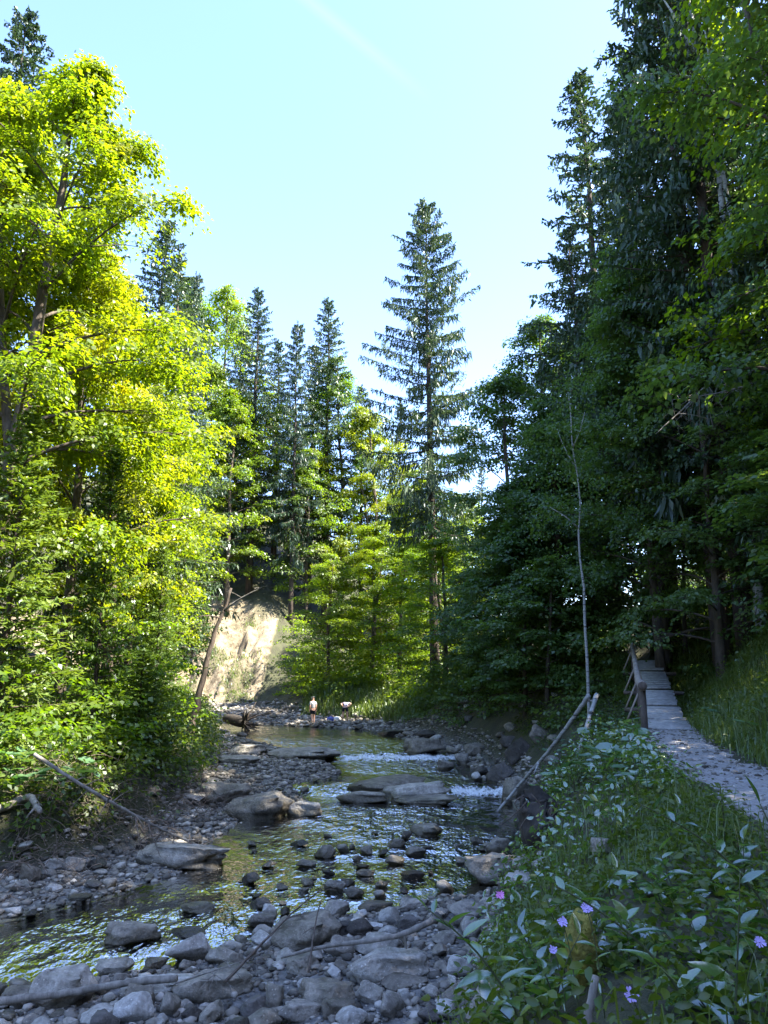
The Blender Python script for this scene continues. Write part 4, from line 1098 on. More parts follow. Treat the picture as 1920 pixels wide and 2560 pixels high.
pebbles('path_gravel', (0, 8, 3, 19), 9000, lambda x, y, sw, e, pd, rt: (pd < 0.72), 0.03, 0.13, 4, M['pebble_mix'], 0.012, 'pale gravel lying on the footpath')
pebbles('stream_bed_stones', (-12, 4.5, 11, 45), 9000, lambda x, y, sw, e, pd, rt: (sw < -0.4), 0.10, 0.38, 5, M['pebble_mix'], 0, 'submerged stones of the stream bed')

# ------------------------------------------------------------------ wooden footbridge
fb = empty('footbridge', (BR[0][0], BR[0][1], BRZ[0]))
O = np.array([BR[0][0], BR[0][1], BRZ[0]])
nodes = np.column_stack([BR, BRZ]) - O
dirs = unit(np.diff(nodes, axis=0)); side = unit(np.cross(dirs, [0, 0, 1.0])); 
hw = 0.56
for i in range(5):
    a, b = nodes[i], nodes[i + 1]; d, s = dirs[i], side[i]; up = np.cross(s, d)
    Ls = np.linalg.norm(b - a)
    n_pl = 9
    pit = (Ls - 0.34) / n_pl
    for k in range(n_pl):
        m = MB(); j = random.uniform(-0.035, 0.035)
        c = a + d * (0.17 + pit * (k + 0.5)) + s * j + up * random.uniform(-0.006, 0.006)
        m.box(c, s * hw, d * pit * 0.39, up * 0.03)
        m.build('plank', M['plank'], fb)
for i, pnt in enumerate(nodes):
    s = side[min(i, 4)]; d = dirs[min(i, 4)]; up = np.cross(s, d)
    m = MB(); L0, L1 = (-0.62, 0.95 if i in (1, 3, 4) else 0.66)
    if i in (1, 2, 3, 4): L0 = -1.05
    c0, c1 = pnt + s * L0 - up * 0.12, pnt + s * L1 - up * 0.12
    m.tube(resample(np.stack([c0, c1]), 0.3), 0.065, 8); m.build('crossbeam', M['beam'], fb, True)
for sg in (-0.38, 0.38):
    m = MB(); m.tube(nodes + np.r_[side, side[-1:]] * sg - [0, 0, 0.17], 0.085, 8); m.build('stringer', M['beam'], fb, True)
# posts, round-log handrail and slanting braces on the stream side
rail = []
for i, hgt in ((0, 1.02), (1, 1.0), (2, 1.0), (3, 1.0), (4, 1.0), (5, 0.98)):
    s = side[min(i, 4)]; pnt = nodes[i]
    top = pnt - s * 0.60 + np.array([0, 0, hgt])
    rail.append(top + [0, 0, 0.04])
    m = MB(); m.tube(np.stack([pnt - s * 0.60 - [0, 0, 0.35], pnt - s * 0.60 + [0, 0, 0.3], top]), 0.062 if i else 0.085, 8); m.build('post', M['beam'], fb, True)
    if i in (1, 2, 3, 4):
        e0 = pnt - s * 1.0 - [0, 0, 0.06]; e1 = top - [0, 0, 0.2]
        m = MB(); m.tube(np.stack([e0, e0 * 0.5 + e1 * 0.5, e1]), 0.03, 6); m.build('brace', M['steel'], fb, True)
rail = np.array(rail); rail[0] += -dirs[0] * 0.35
ext = rail[-1] + (rail[-1] - rail[-2]) * 0.45
rl = resample(np.vstack([rail, ext]), 0.35)
for _k in range(3): rl[1:-1] = (rl[:-2] + rl[1:-1] * 2 + rl[2:]) / 4
m = MB(); m.tube(rl, np.linspace(0.115, 0.06, len(rl)) + 0.006 * np.sin(np.arange(len(rl)) * 1.7), 12); hr_ = m.build('handrail', M['rail'], fb, True)
m = MB(); m.tube(np.stack([rl[0] - dirs[0] * 0.012, rl[0] + dirs[0] * 0.02]), [0.108, 0.108], 12); m.build('sawn_end', M['beam'], hr_)
for h_ in ():
    m = MB(); mid = np.array([r - [0, 0, 0.5] for r in rail]); m.tube(resample(mid, 0.6), 0.035, 6); m.build('middle_rail', M['beam'], fb, True)
tag(fb, 'wooden plank footbridge rising to the wood with round log handrail on one side', 'footbridge')

# ------------------------------------------------------------------ the two people on the far shore
def skin_obj(name, pts, edges, mat, parent=None, root=0, sub=2):
    me = bpy.data.meshes.new(name)
    me.from_pydata([p[0] for p in pts], edges, [])
    o = bpy.data.objects.new(name, me); col.objects.link(o)
    if parent is not None: o.parent = parent
    md = o.modifiers.new('skin', 'SKIN')
    for i, p in enumerate(pts):
        sv = me.skin_vertices[0].data[i]; r = p[1]
        sv.radius = r if isinstance(r, tuple) else (r, r); sv.use_root = (i == root)
    md.use_smooth_shade = True
    ss = o.modifiers.new('sub', 'SUBSURF'); ss.levels = sub; ss.render_levels = sub
    me.materials.append(mat)
    return o
def chain(pts, edges, base, items):
    prev = base
    for it in items:
        pts.append(it); edges.append((prev, len(pts) - 1)); prev = len(pts) - 1
    return prev
def hand(pts, edges, wrist, w, d, s, f):
    """palm and five short fingers leaving it; d along the hand, s across, f palm side"""
    w, d, s, f = (np.array(x, float) for x in (w, d, s, f))
    palm = chain(pts, edges, wrist, [(tuple(w + d * 0.05), (0.032, 0.020))])
    for q, L in ((-0.03, 0.07), (-0.01, 0.085), (0.01, 0.08), (0.03, 0.06)):
        chain(pts, edges, palm, [(tuple(w + d * 0.10 + s * q), 0.010), (tuple(w + d * (0.10 + L * 0.55) + s * q + f * 0.012), 0.009), (tuple(w + d * (0.10 + L) + s * q + f * 0.035), 0.008)])
    chain(pts, edges, palm, [(tuple(w + d * 0.05 - s * 0.05), 0.011), (tuple(w + d * 0.09 - s * 0.065 + f * 0.02), 0.009)])

def standing(loc, rz):
    t = empty('person', loc, rz)
    P_, E_ = [((0, 0, 0.95), (0.15, 0.11))], []
    ch = chain(P_, E_, 0, [((0, 0.0, 1.10), (0.13, 0.095)), ((0, -0.01, 1.28), (0.155, 0.105)), ((0, 0.0, 1.40), (0.14, 0.09))])
    hd = chain(P_, E_, ch, [((0, 0.01, 1.48), (0.055, 0.055)), ((0, 0.03, 1.56), (0.075, 0.09)), ((0, 0.03, 1.64), (0.078, 0.098)), ((0, 0.015, 1.715), (0.05, 0.06))])
    for s in (-1, 1):
        sh = chain(P_, E_, ch, [((s * 0.17, 0, 1.385), 0.062), ((s * 0.225, -0.02, 1.13), 0.047), ((s * 0.225, 0.05, 0.90), 0.033)])
        hand(P_, E_, sh, (s * 0.225, 0.05, 0.90), (0, 0.15, -0.99), (0, 0.99, 0.15), (-s, 0, 0))
        st = 0.08 * s
        lg = chain(P_, E_, 0, [((s * 0.095, 0.0, 0.84), 0.088), ((s * 0.10, st * 0.4 + 0.02, 0.50), 0.062), ((s * 0.10, st - 0.02, 0.30), 0.058), ((s * 0.10, st - 0.03, 0.09), 0.04)])
        chain(P_, E_, lg, [((s * 0.105, st + 0.06, 0.035), (0.042, 0.03)), ((s * 0.11, st + 0.15, 0.025), (0.038, 0.02))])
    skin_obj('body', P_, E_, M['skin'], t)
    P_, E_ = [((0, 0, 0.98), (0.168, 0.128))], []
    ch = chain(P_, E_, 0, [((0, 0.0, 1.10), (0.155, 0.118)), ((0, -0.01, 1.28), (0.172, 0.122)), ((0, 0.0, 1.40), (0.15, 0.10)), ((0, 0.0, 1.445), (0.08, 0.075))])
    for s in (-1, 1): chain(P_, E_, 3, [((s * 0.175, 0, 1.38), 0.078), ((s * 0.215, -0.015, 1.20), 0.068)])
    skin_obj('shirt', P_, E_, M['shirt_grey'], t)
    P_, E_ = [((0, 0, 0.97), (0.172, 0.13))], []
    for s in (-1, 1): chain(P_, E_, 0, [((s * 0.095, 0.0, 0.86), 0.11), ((s * 0.10, 0.01, 0.58), 0.095)])
    skin_obj('shorts', P_, E_, M['shorts'], t)
    P_, E_ = [((0, 0.0, 1.655), (0.092, 0.11))], []
    chain(P_, E_, 0, [((0, 0.0, 1.735), (0.07, 0.085))]); chain(P_, E_, 0, [((0, 0.10, 1.665), (0.07, 0.016)), ((0, 0.17, 1.655), (0.06, 0.010))])
    skin_obj('cap', P_, E_, M['cap'], t)
    for s in (-1, 1):
        st = 0.08 * s
        P_, E_ = [((s * 0.10, st - 0.05, 0.05), (0.048, 0.045))], []
        chain(P_, E_, 0, [((s * 0.105, st + 0.06, 0.04), (0.052, 0.04)), ((s * 0.11, st + 0.17, 0.03), (0.045, 0.026))])
        skin_obj('shoe', P_, E_, M['shoe'], t)
    return t
def bending(loc, rz):
    t = empty('person', loc, rz)
    P_, E_ = [((0, 0, 0.93), (0.16, 0.12))], []
    ch = chain(P_, E_, 0, [((0, 0.14, 1.05), (0.13, 0.10)), ((0, 0.30, 1.13), (0.15, 0.105)), ((0, 0.42, 1.16), (0.14, 0.09))])
    chain(P_, E_, ch, [((0, 0.50, 1.13), 0.055), ((0, 0.57, 1.06), (0.078, 0.09)), ((0, 0.61, 0.99), (0.08, 0.095)), ((0, 0.62, 0.92), (0.05, 0.06))])
    for s in (-1, 1):
        sh = chain(P_, E_, ch, [((s * 0.19, 0.38, 1.18), 0.062), ((s * 0.36, 0.22, 1.16), 0.047), ((s * 0.20, 0.08, 1.00), 0.034)])
        hand(P_, E_, sh, (s * 0.20, 0.08, 1.00), (-s * 0.5, -0.2, -0.8), (0, 0.97, -0.2), (-s, 0, 0))
        lg = chain(P_, E_, 0, [((s * 0.11, -0.02, 0.82), 0.092), ((s * 0.14, -0.03, 0.49), 0.064), ((s * 0.15, -0.04, 0.30), 0.06), ((s * 0.155, -0.03, 0.09), 0.04)])
        chain(P_, E_, lg, [((s * 0.16, 0.06, 0.035), (0.042, 0.03)), ((s * 0.165, 0.15, 0.025), (0.038, 0.02))])
    skin_obj('body', P_, E_, M['skin'], t)
    P_, E_ = [((0, 0.04, 0.98), (0.17, 0.13))], []
    chain(P_, E_, 0, [((0, 0.15, 1.06), (0.152, 0.118)), ((0, 0.30, 1.14), (0.17, 0.12)), ((0, 0.43, 1.165), (0.15, 0.10))])
    for s in (-1, 1): chain(P_, E_, 3, [((s * 0.19, 0.38, 1.19), 0.075), ((s * 0.27, 0.30, 1.18), 0.064)])
    skin_obj('shirt', P_, E_, M['shirt_lilac'], t)
    P_, E_ = [((0, 0.02, 0.95), (0.178, 0.135))], []
    for s in (-1, 1): chain(P_, E_, 0, [((s * 0.11, -0.02, 0.84), 0.112), ((s * 0.135, -0.03, 0.62), 0.092)])
    skin_obj('shorts', P_, E_, M['shorts'], t)
    P_, E_ = [((0, 0.55, 1.12), 0.085)], []
    chain(P_, E_, 0, [((0, 0.63, 1.02), 0.10), ((0, 0.66, 0.90), 0.07), ((0, 0.64, 0.78), 0.03)])
    skin_obj('hair', P_, E_, M['hair'], t)
    return t
pA = hit(782, 1809); pB = hit(862, 1806)
pA[2] = max(pA[2], 0.02); pB[2] = max(pB[2], 0.05)
tag(standing(pA, R(25)), 'person in pale cap, grey shirt and black shorts standing at the water edge', 'person')
tag(bending(pB + [0, 0.5, 0.02], R(-8)), 'person in lilac shirt and black shorts bending forward with elbows out', 'person')
# their things on the stones
pc = hit(826, 1806)
bg = empty('bag', pc)
def blob(name, c, sc, mat, parent, seed):
    v, f = ICO[3]; v = v * (1 + 0.14 * fbm(v * 1.8 + seed, seed, 3))[:, None]
    v = np.sign(v) * np.abs(v) ** 0.75
    m = MB(); m.add(v * sc + c, None, f); return m.build(name, mat, parent, True)
blob('pouch', np.array([0, 0, 0.17]), np.array([0.26, 0.17, 0.19]), M['bag_blue'], bg, 3)
m = MB(); m.tube(bez(np.array([-0.15, -0.05, 0.3]), np.array([0, -0.1, 0.62]), np.array([0.15, -0.05, 0.3]), 8), 0.018, 6); m.build('strap', M['shorts'], bg, True)
tag(bg, 'blue bag lying on the stones between the two people', 'bag')
tw = blob('towel', np.array([0, 0, 0.0]), np.array([0.24, 0.2, 0.16]), M['bag_white'], None, 5)
tw.location = hit(842, 1802) + [0, 0.1, 0.12]; tag(tw, 'crumpled white towel on the stones beside the blue bag', 'towel')

# ------------------------------------------------------------------ undergrowth, ground cover and grass
def cover(name, box, n, ok, hgt, pad, per, leaf, mat, seed, label, flat=0.35, cat='undergrowth', aspect=0.7, up=0.9, fine=False):
    """leafy clumps too many to count, growing over the ground"""
    g = np.random.default_rng(seed)
    x = g.uniform(box[0], box[1], n); y = g.uniform(box[2], box[3], n)
    h, w, sw, e, rt, pd = terrain(x, y, True)
    k = ok(x, y, sw, e, rt, pd, g.random(n)); x, y, h, pd = x[k], y[k], h[k], pd[k]; n = len(x)
    hh = (hgt(x, y) if callable(hgt) else hgt) * np.clip((pd - 0.6) / 1.0, 0.25, 1)
    pz = h + hh * g.random(n) ** 1.3 * (0.55 + 0.75 * np.clip(0.5 + fbm2(x, y, 0.5, seed), 0, 1.2))
    idx = np.repeat(np.arange(n), per); N = len(idx)
    pr = (pad * g.uniform(0.55, 1.3, n))[idx]
    off = g.normal(0, 1, (N, 3)) * np.stack([pr, pr, pr * flat], 1) * 0.55
    c = np.stack([x, y, pz], 1)[idx] + off
    c[:, 2] = np.maximum(c[:, 2], terrain(c[:, 0], c[:, 1]) + 0.02)
    d = unit(off * [1, 1, 0.3]) + 0.6 * rdir(N, g) + [0, 0, -0.25]
    nn = unit(0.65 * rdir(N, g) + [0, 0, up])
    L = leaf * g.uniform(0.6, 1.4, N)
    b = MB(); (fine_leaves if fine else MB.leaves)(b, c, d, nn, L, L * aspect * g.uniform(0.7, 1.2, N))
    o = b.build(name, mat, None, fine); tag(o, label, cat, kind='stuff'); return o
def grass(name, box, n, ok, lmin, lmax, wid, mat, seed, label, lean=0.5, clump=0.12, per=9):
    g = np.random.default_rng(seed)
    x = g.uniform(box[0], box[1], n); y = g.uniform(box[2], box[3], n)
    h, w, sw, e, rt, pd = terrain(x, y, True)
    k = ok(x, y, sw, e, rt, pd, g.random(n)); x, y = x[k], y[k]; n = len(x)
    idx = np.repeat(np.arange(n), per); N = len(idx)
    bx = x[idx] + g.normal(0, clump, N); by = y[idx] + g.normal(0, clump, N); bz = terrain(bx, by) - 0.02
    L = g.uniform(lmin, lmax, N); a = g.uniform(0, 6.28, N); ln = lean * g.uniform(0.2, 1.3, N)
    dx, dy = np.cos(a) * ln, np.sin(a) * ln
    b0 = np.stack([bx, by, bz], 1); m1 = b0 + np.stack([dx * L * 0.35, dy * L * 0.35, L * 0.6], 1); tp = b0 + np.stack([dx * L, dy * L, L * (1 - 0.55 * ln)], 1)
    s = np.stack([-np.sin(a), np.cos(a), np.zeros(N)], 1) * (wid * g.uniform(0.6, 1.3, N))[:, None]
    v = np.stack([b0 - s * 0.5, b0 + s * 0.5, m1 + s * 0.45, m1 - s * 0.45, tp], 1).reshape(-1, 3)
    i = np.arange(N)[:, None] * 5
    m = MB(); m.add(v, i + np.array([0, 1, 2, 3]), i + np.array([3, 2, 4]))
    o = m.build(name, mat); tag(o, label, 'grass', kind='stuff'); return o

def fine_leaves(b, c, d, n, L, W):
    """pointed oval leaves folded along the midrib, for plants close to the camera"""
    d = unit(d); s = unit(np.cross(d, n)); n = np.cross(s, d); L = L[:, None]; W = W[:, None]
    b0 = c - d * L * 0.5; t = c + d * L * 0.5 - n * L * 0.16
    m1 = c - d * L * 0.2 + n * L * 0.02; m2 = c + d * L * 0.16 - n * L * 0.03
    e = [m + sg * s * W * k + n * W * 0.12 for m, k in ((m1, 0.46), (m2, 0.40)) for sg in (-1, 1)]
    v = np.stack([b0, t, m1, m2] + e, 1).reshape(-1, 3); i = np.arange(len(c))[:, None] * 8
    q = np.concatenate([i + [2, 4, 6, 3], i + [2, 3, 7, 5]]); tr = np.concatenate([i + [0, 4, 2], i + [0, 2, 5], i + [3, 6, 1], i + [3, 1, 7]])
    b.add(v, q, tr)
# left bank
cover('left_undergrowth', (-16, -5.5, 13, 52), 4200, lambda x, y, sw, e, rt, pd, r: (~rt) & (e > 0.15) & (e < 8) & (r < np.clip(1.1 - e / 9, 0.1, 1)), lambda x, y: np.interp(y, [15, 28, 36], [2.0, 1.6, 0.8]), 0.55, 20, 0.13, M['ground_leaf'], 61, 'leafy undergrowth covering the left bank below the maples')
cover('left_bushes', (-14, -5.2, 15, 50), 620, lambda x, y, sw, e, rt, pd, r: (~rt) & (e > 0.5 + np.clip((y - 28) * 0.15, 0, 3)) & (e < 6.5), lambda x, y: np.interp(y, [15, 28, 36], [4.2, 3.4, 1.6]), 0.75, 60, 0.16, M['beech'], 62, 'bright bushes between the young firs of the left bank', 0.22)
# far bank and mound
cover('far_bushes', (-13, 9, 50, 74), 1500, lambda x, y, sw, e, rt, pd, r: (e > 1.2) & (e < 14) & (x > -9.3 + (y - 62) * 0.1) & ((y > 57) | (x > 1.0)), lambda x, y: np.interp(y, [56, 62, 70], [2.2, 3.5, 6.0]), 1.0, 42, 0.22, M['beech'], 63, 'backlit bushes below the far trees', 0.22)
cover('cliff_top_bushes', (-26, -8, 50, 78), 900, lambda x, y, sw, e, rt, pd, r: (~rt) & (e > 12.5 + 2 * fbm2(x, y, 0.3, 5)) & (e < 22), lambda x, y: 4.0, 1.0, 42, 0.22, M['beech'], 64, 'bushes along the top of the sandy cliff', 0.25)
grass('cliff_grass', (-22, -7, 52, 76), 4200, lambda x, y, sw, e, rt, pd, r: (~rt) & (e > 0.6) & (e < 12) & (fbm2(x, y, 0.45, 77) > 0.18), 0.15, 0.45, 0.05, M['grass'], 65, 'dry grass patches on the sandy cliff', 0.7, 0.25, 7)
grass('mound_grass', (-6, 6, 49, 62), 2600, lambda x, y, sw, e, rt, pd, r: rt & (e > 0.1) & (e < 5), 0.3, 1.0, 0.05, M['grass'], 66, 'sunlit tall grass on the mound behind the two people', 0.6, 0.2, 8)
# right waterside and wooded slope
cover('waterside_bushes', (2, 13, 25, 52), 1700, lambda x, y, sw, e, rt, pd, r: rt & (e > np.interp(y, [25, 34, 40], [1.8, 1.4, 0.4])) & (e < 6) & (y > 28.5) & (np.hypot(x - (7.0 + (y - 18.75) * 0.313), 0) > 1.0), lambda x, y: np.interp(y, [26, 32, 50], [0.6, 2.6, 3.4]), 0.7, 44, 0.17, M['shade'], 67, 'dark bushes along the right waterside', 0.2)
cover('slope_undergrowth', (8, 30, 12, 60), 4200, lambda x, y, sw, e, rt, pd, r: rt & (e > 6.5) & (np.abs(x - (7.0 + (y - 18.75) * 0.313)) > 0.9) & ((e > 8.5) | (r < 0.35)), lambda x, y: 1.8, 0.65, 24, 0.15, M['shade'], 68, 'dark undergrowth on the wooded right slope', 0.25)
# grassy slope right of the path
def offpath(x, y, pd): return (pd > 0.78) & ((y < 18.6) | (np.abs(x - (7.0 + (y - 18.75) * 0.313)) > 0.75) | (y > 33))
grass('slope_grass', (5.5, 16, 6, 33), 9000, lambda x, y, sw, e, rt, pd, r: rt & (e > 4.0) & (e < 11) & offpath(x, y, pd), 0.25, 0.75, 0.020, M['grass'], 69, 'long soft grass on the slope right of the footpath', 0.9, 0.12, 8)
cover('slope_herbs', (5.5, 16, 6, 33), 3600, lambda x, y, sw, e, rt, pd, r: rt & (e > 4.2) & (e < 11) & offpath(x, y, pd), 0.55, 0.35, 12, 0.09, M['ground_leaf'], 70, 'small herbs among the grass right of the footpath', 0.5)
# the bank between stream and path
grass('bank_grass', (-1.5, 8, 1.5, 26), 7200, lambda x, y, sw, e, rt, pd, r: rt & (e > 0.45) & (e < 5) & (y > 6.5) & offpath(x, y, pd) & (fbm2(x, y, 0.6, 19) > -0.15), 0.12, 0.34, 0.009, M['grass'], 71, 'grass growing on the bank between stream and footpath', 0.75, 0.10, 10)
cover('bank_herbs', (-1.5, 10, 8, 34), 9000, lambda x, y, sw, e, rt, pd, r: rt & (e > np.interp(y, [20, 26], [0.55, 1.0])) & (e < np.interp(y, [20, 26], [4.6, 6.5])) & offpath(x, y, pd) & ((fbm2(x, y, 0.8, 44) > -0.12) | (e > 2.2)), 0.30, 0.26, 13, 0.065, M['ground_leaf'], 72, 'low leafy herbs covering the bank beside the footpath', 0.5)
grass('near_grass', (-0.6, 5.2, 2.4, 9.5), 150, lambda x, y, sw, e, rt, pd, r: rt & (e > 0.7) & (e < 4.6) & (pd > 0.8) & (fbm2(x, y, 1.1, 12) > -0.1), 0.3, 0.75, 0.007, M['grass'], 74, 'tall grass blades among the plants nearest the camera', 0.6, 0.10, 12)
cover('bank_weeds', (0.5, 8, 8, 24), 1500, lambda x, y, sw, e, rt, pd, r: rt & (e > 0.5) & (e < 4.2) & offpath(x, y, pd) & (fbm2(x, y, 0.8, 33) > 0.05), 0.6, 0.22, 16, 0.085, M['plant'], 75, 'taller weeds standing out of the bank growth', 0.9, up=0.5, aspect=0.5, fine=True)
cover('near_herbs', (-0.8, 5.2, 2.2, 8.4), 3000, lambda x, y, sw, e, rt, pd, r: rt & (e > 0.6) & (e < 5) & (pd > 0.8) & (fbm2(x, y, 1.3, 45) > -0.45), 0.34, 0.22, 10, 0.06, M['ground_leaf'], 73, 'fine low herbs between the tall plants nearest the camera', 0.6, aspect=0.5, fine=True, up=0.6)

# ------------------------------------------------------------------ dead wood
def bough(name, pts, r0, r1, mat, label, cat='branch', twigs=0, tl=0.5, seed=0, sides=8, knots=0.0, step=0.12, twig_mat=None):
    g = np.random.default_rng(seed)
    p = resample(np.array(pts, float), step); n = len(p)
    for _ in range(4): p[1:-1] = (p[:-2] + 2 * p[1:-1] + p[2:]) / 4
    p[1:-1] += g.normal(0, r0 * 0.12, (n - 2, 3))
    rad = np.linspace(r0, r1, n) * (1 + knots * g.normal(0, 1, n))
    m = MB(); m.tube(p, np.maximum(rad, 0.003), sides); o = empty(name, p[0]); 
    mm = MB(); mm.tube(p - p[0], np.maximum(rad, 0.003), sides); mm.build('stem', mat, o, True)
    for k in range(twigs):
        t = g.integers(int(n * 0.25), n); d = unit(p[min(t + 1, n - 1)] - p[t - 1])
        q = unit(d * 0.5 + rdir(1, g)[0] * [1, 1, 0.8]); L = tl * g.uniform(0.4, 1.2)
        c = bez(p[t], p[t] + q * L * 0.5, p[t] + q * L + np.array([0, 0, -0.2 * L]) + g.normal(0, 0.1 * L, 3), 6) - p[0]
        mm = MB(); mm.tube(c, np.linspace(max(r1, 0.006) * 0.9, 0.003, 6), 5)
        for kk in range(2):
            j = g.integers(2, 5); q2 = unit(q + rdir(1, g)[0] * 0.9)
            mm.tube(bez(c[j], c[j] + q2 * L * 0.2, c[j] + q2 * L * 0.4, 4), [0.005, 0.004, 0.003, 0.002], 4)
        mm.build('twig', twig_mat or mat, o, True)
    tag(o, label, cat); return o
# broken birch logs from the bridge down to the stream
lz = lambda u, v, dz=0.08: hit(u, v) + np.array([0, 0, dz])
bough('birch_log', [P(1243, 2030, -0.4), PD(1300, 1960, 24.5), PD(1370, 1880, 23.2), PD(1430, 1800, 22.3), PD(1472, 1738, 21.6)], 0.04, 0.065, M['birch'], 'long broken pale birch log reaching down to the water', 'log', 3, 0.35, 1, knots=0.04)
bough('birch_log', [PD(1444, 1880, 20.6), PD(1462, 1830, 21.0), PD(1478, 1780, 21.3), PD(1492, 1736, 21.7)], 0.045, 0.065, M['birch'], 'short broken birch log beside the long one', 'log', 1, 0.3, 2, knots=0.05)
# slanting dead trunk and fallen pole on the left bank
l0 = hit(470, 1850)
bough('dead_tree', [l0, PD(496, 1740, l0[1]), PD(520, 1640, l0[1]), PD(545, 1560, l0[1]), PD(572, 1500, l0[1]), PD(578, 1470, l0[1])], 0.17, 0.05, M['darkwood'], 'leaning dead trunk with a broken top beside the cliff', 'dead tree', 2, 1.4, 3, knots=0.03, step=0.3)
l1 = l0[1]
bough('dead_branch', [PD(562, 1525, l1), PD(610, 1485, l1 - .1), PD(650, 1470, l1 - .2)], 0.05, 0.012, M['deadwood'], 'bare side branch reaching right from the leaning dead trunk', 'branch', 3, 0.8, 4, step=0.3)
bough('fallen_pole', [PD(85, 1885, 17.6), PD(200, 1960, 17.8), PD(330, 2035, 18.3), PD(430, 2085, 19.0), P(500, 2115, -0.3)], 0.045, 0.022, M['deadwood'], 'thin fallen trunk sloping down the left bank', 'log', 26, 0.75, 5, twig_mat=M['twig'])
bough('fallen_pole', [hit(0, 2085) + [-0.4, 0, 0.35], hit(70, 2050) + [0, 0, 0.5], PD(100, 2030, 16.3)], 0.10, 0.05, M['deadwood'], 'short grey log end at the left edge under the bank', 'log', 2, 0.4, 6)
# driftwood at the near shore
bough('driftwood_log', [hit(-30, 2552) + [0, 0, .22], hit(150, 2534) + [0, 0, .25], hit(300, 2510) + [0, 0, .26], hit(440, 2494) + [0, 0, .24]], 0.055, 0.05, M['deadwood'], 'long bleached driftwood log at the bottom left', 'log', 1, 0.2, 7, knots=0.06)
bough('driftwood_branch', [hit(700, 2482) + [0, 0, .45], hit(800, 2462) + [0, 0, .50], hit(920, 2452) + [0, 0, .52], hit(1010, 2432) + [0, 0, .50], hit(1086, 2398) + [0, 0, .55]], 0.020, 0.05, M['deadwood'], 'pale ringed broken branch lying across the near shore stones', 'branch', 2, 0.35, 8, knots=0.08)
bough('dead_branch', [hit(560, 2560) + [0, 0, .5], hit(660, 2470) + [0, 0, .62], hit(730, 2410) + [0, 0, .75], hit(800, 2372) + [0, 0, .9]], 0.022, 0.010, M['darkwood'], 'dark forked branch standing up over the near shore', 'branch', 6, 0.55, 9)
bough('dead_branch', [hit(430, 2548) + [0, 0, .4], hit(540, 2515) + [0, 0, .45], hit(640, 2490) + [0, 0, .5]], 0.013, 0.006, M['deadwood'], 'thin grey branch with many twigs left of the dark forked branch', 'branch', 8, 0.5, 10)
bough('dead_branch', [hit(770, 2500) + [0, 0, .35], hit(785, 2440) + [0, 0, .7], hit(800, 2400) + [0, 0, .85]], 0.016, 0.008, M['darkwood'], 'upright dark twig beside the pale ringed branch', 'branch', 2, 0.3, 11)
bough('stick', [PD(1452, 2640, 3.7), PD(1475, 2520, 3.75), PD(1490, 2440, 3.8)], 0.026, 0.018, M['deadwood'], 'white stick standing at the bottom among the bank plants', 'stick', 0, 0, 12, step=0.03, knots=0.06)
bough('dead_branch', [PD(1905, 870, 22), PD(1800, 930, 21.7), PD(1720, 1010, 21.5), PD(1640, 1085, 21.3)], 0.05, 0.012, M['deadwood'], 'bare grey branch with twigs hanging in the right wood', 'branch', 14, 1.2, 21, step=0.2)
bough('dead_branch', [PD(1880, 960, 22), PD(1790, 985, 21.6), PD(1680, 1000, 21.4)], 0.04, 0.010, M['deadwood'], 'second bare grey branch just below the twiggy one in the right wood', 'branch', 9, 1.0, 22, step=0.2)
# dry brush and hanging roots under the left bank
g_ = np.random.default_rng(88); m = MB()
for k in range(520):
    u, v = g_.uniform(20, 560), 0
    v = 2120 - 0.30 * (u - 60) + g_.normal(0, 26)
    p = P(u, v, 0.1); p[2] = hz(p[0], p[1]); d = unit(g_.normal(0, 1, 3) * [1.2, 0.7, 0.6] + [0.3, -0.2, 0.1]); L = g_.uniform(0.3, 1.0)
    a = p + [0, 0, g_.uniform(0.05, 0.6)]
    m.tube(bez(a, a + d * L * 0.5 + [0, 0, g_.uniform(0, 0.25)], a + d * L + [0, 0, -0.2], 5), np.linspace(0.010, 0.003, 5), 4, False)
tag(m.build('brushwood', M['twig'], None, True), 'tangle of dry brown twigs and roots under the left bank', 'brushwood', kind='stuff')
# root stump
st = hit(600, 1825); rs_ = empty('root_stump', st); g_ = np.random.default_rng(12)
m = MB(); m.tube(np.array([[0.3, 0, 0.35], [0.0, 0.1, 0.5], [-0.5, 0.3, 0.6], [-1.1, 0.5, 0.7]]), [0.2, 0.36, 0.34, 0.26], 10); m.build('trunk', M['soil'], rs_, True)
for k in range(30):
    a = k * 0.41 + g_.normal(0, 0.2); d = np.array([0.55 + 0.3 * abs(math.cos(a)), -0.3 + 0.2 * math.sin(a * 2), math.sin(a)]); d = unit(d + g_.normal(0, 0.25, 3)); L = g_.uniform(0.5, 1.5)
    p0_ = np.array([0.15, 0, 0.45]); m = MB(); m.tube(bez(p0_, p0_ + d * L * 0.5, p0_ + d * L + g_.normal(0, 0.3, 3), 7), np.linspace(g_.uniform(0.05, 0.13), 0.012, 7), 6); m.build('root', M['soil' if k % 3 else 'darkwood'], rs_, True)
tag(rs_, 'dark upturned root stump at the end of the left bank', 'stump')
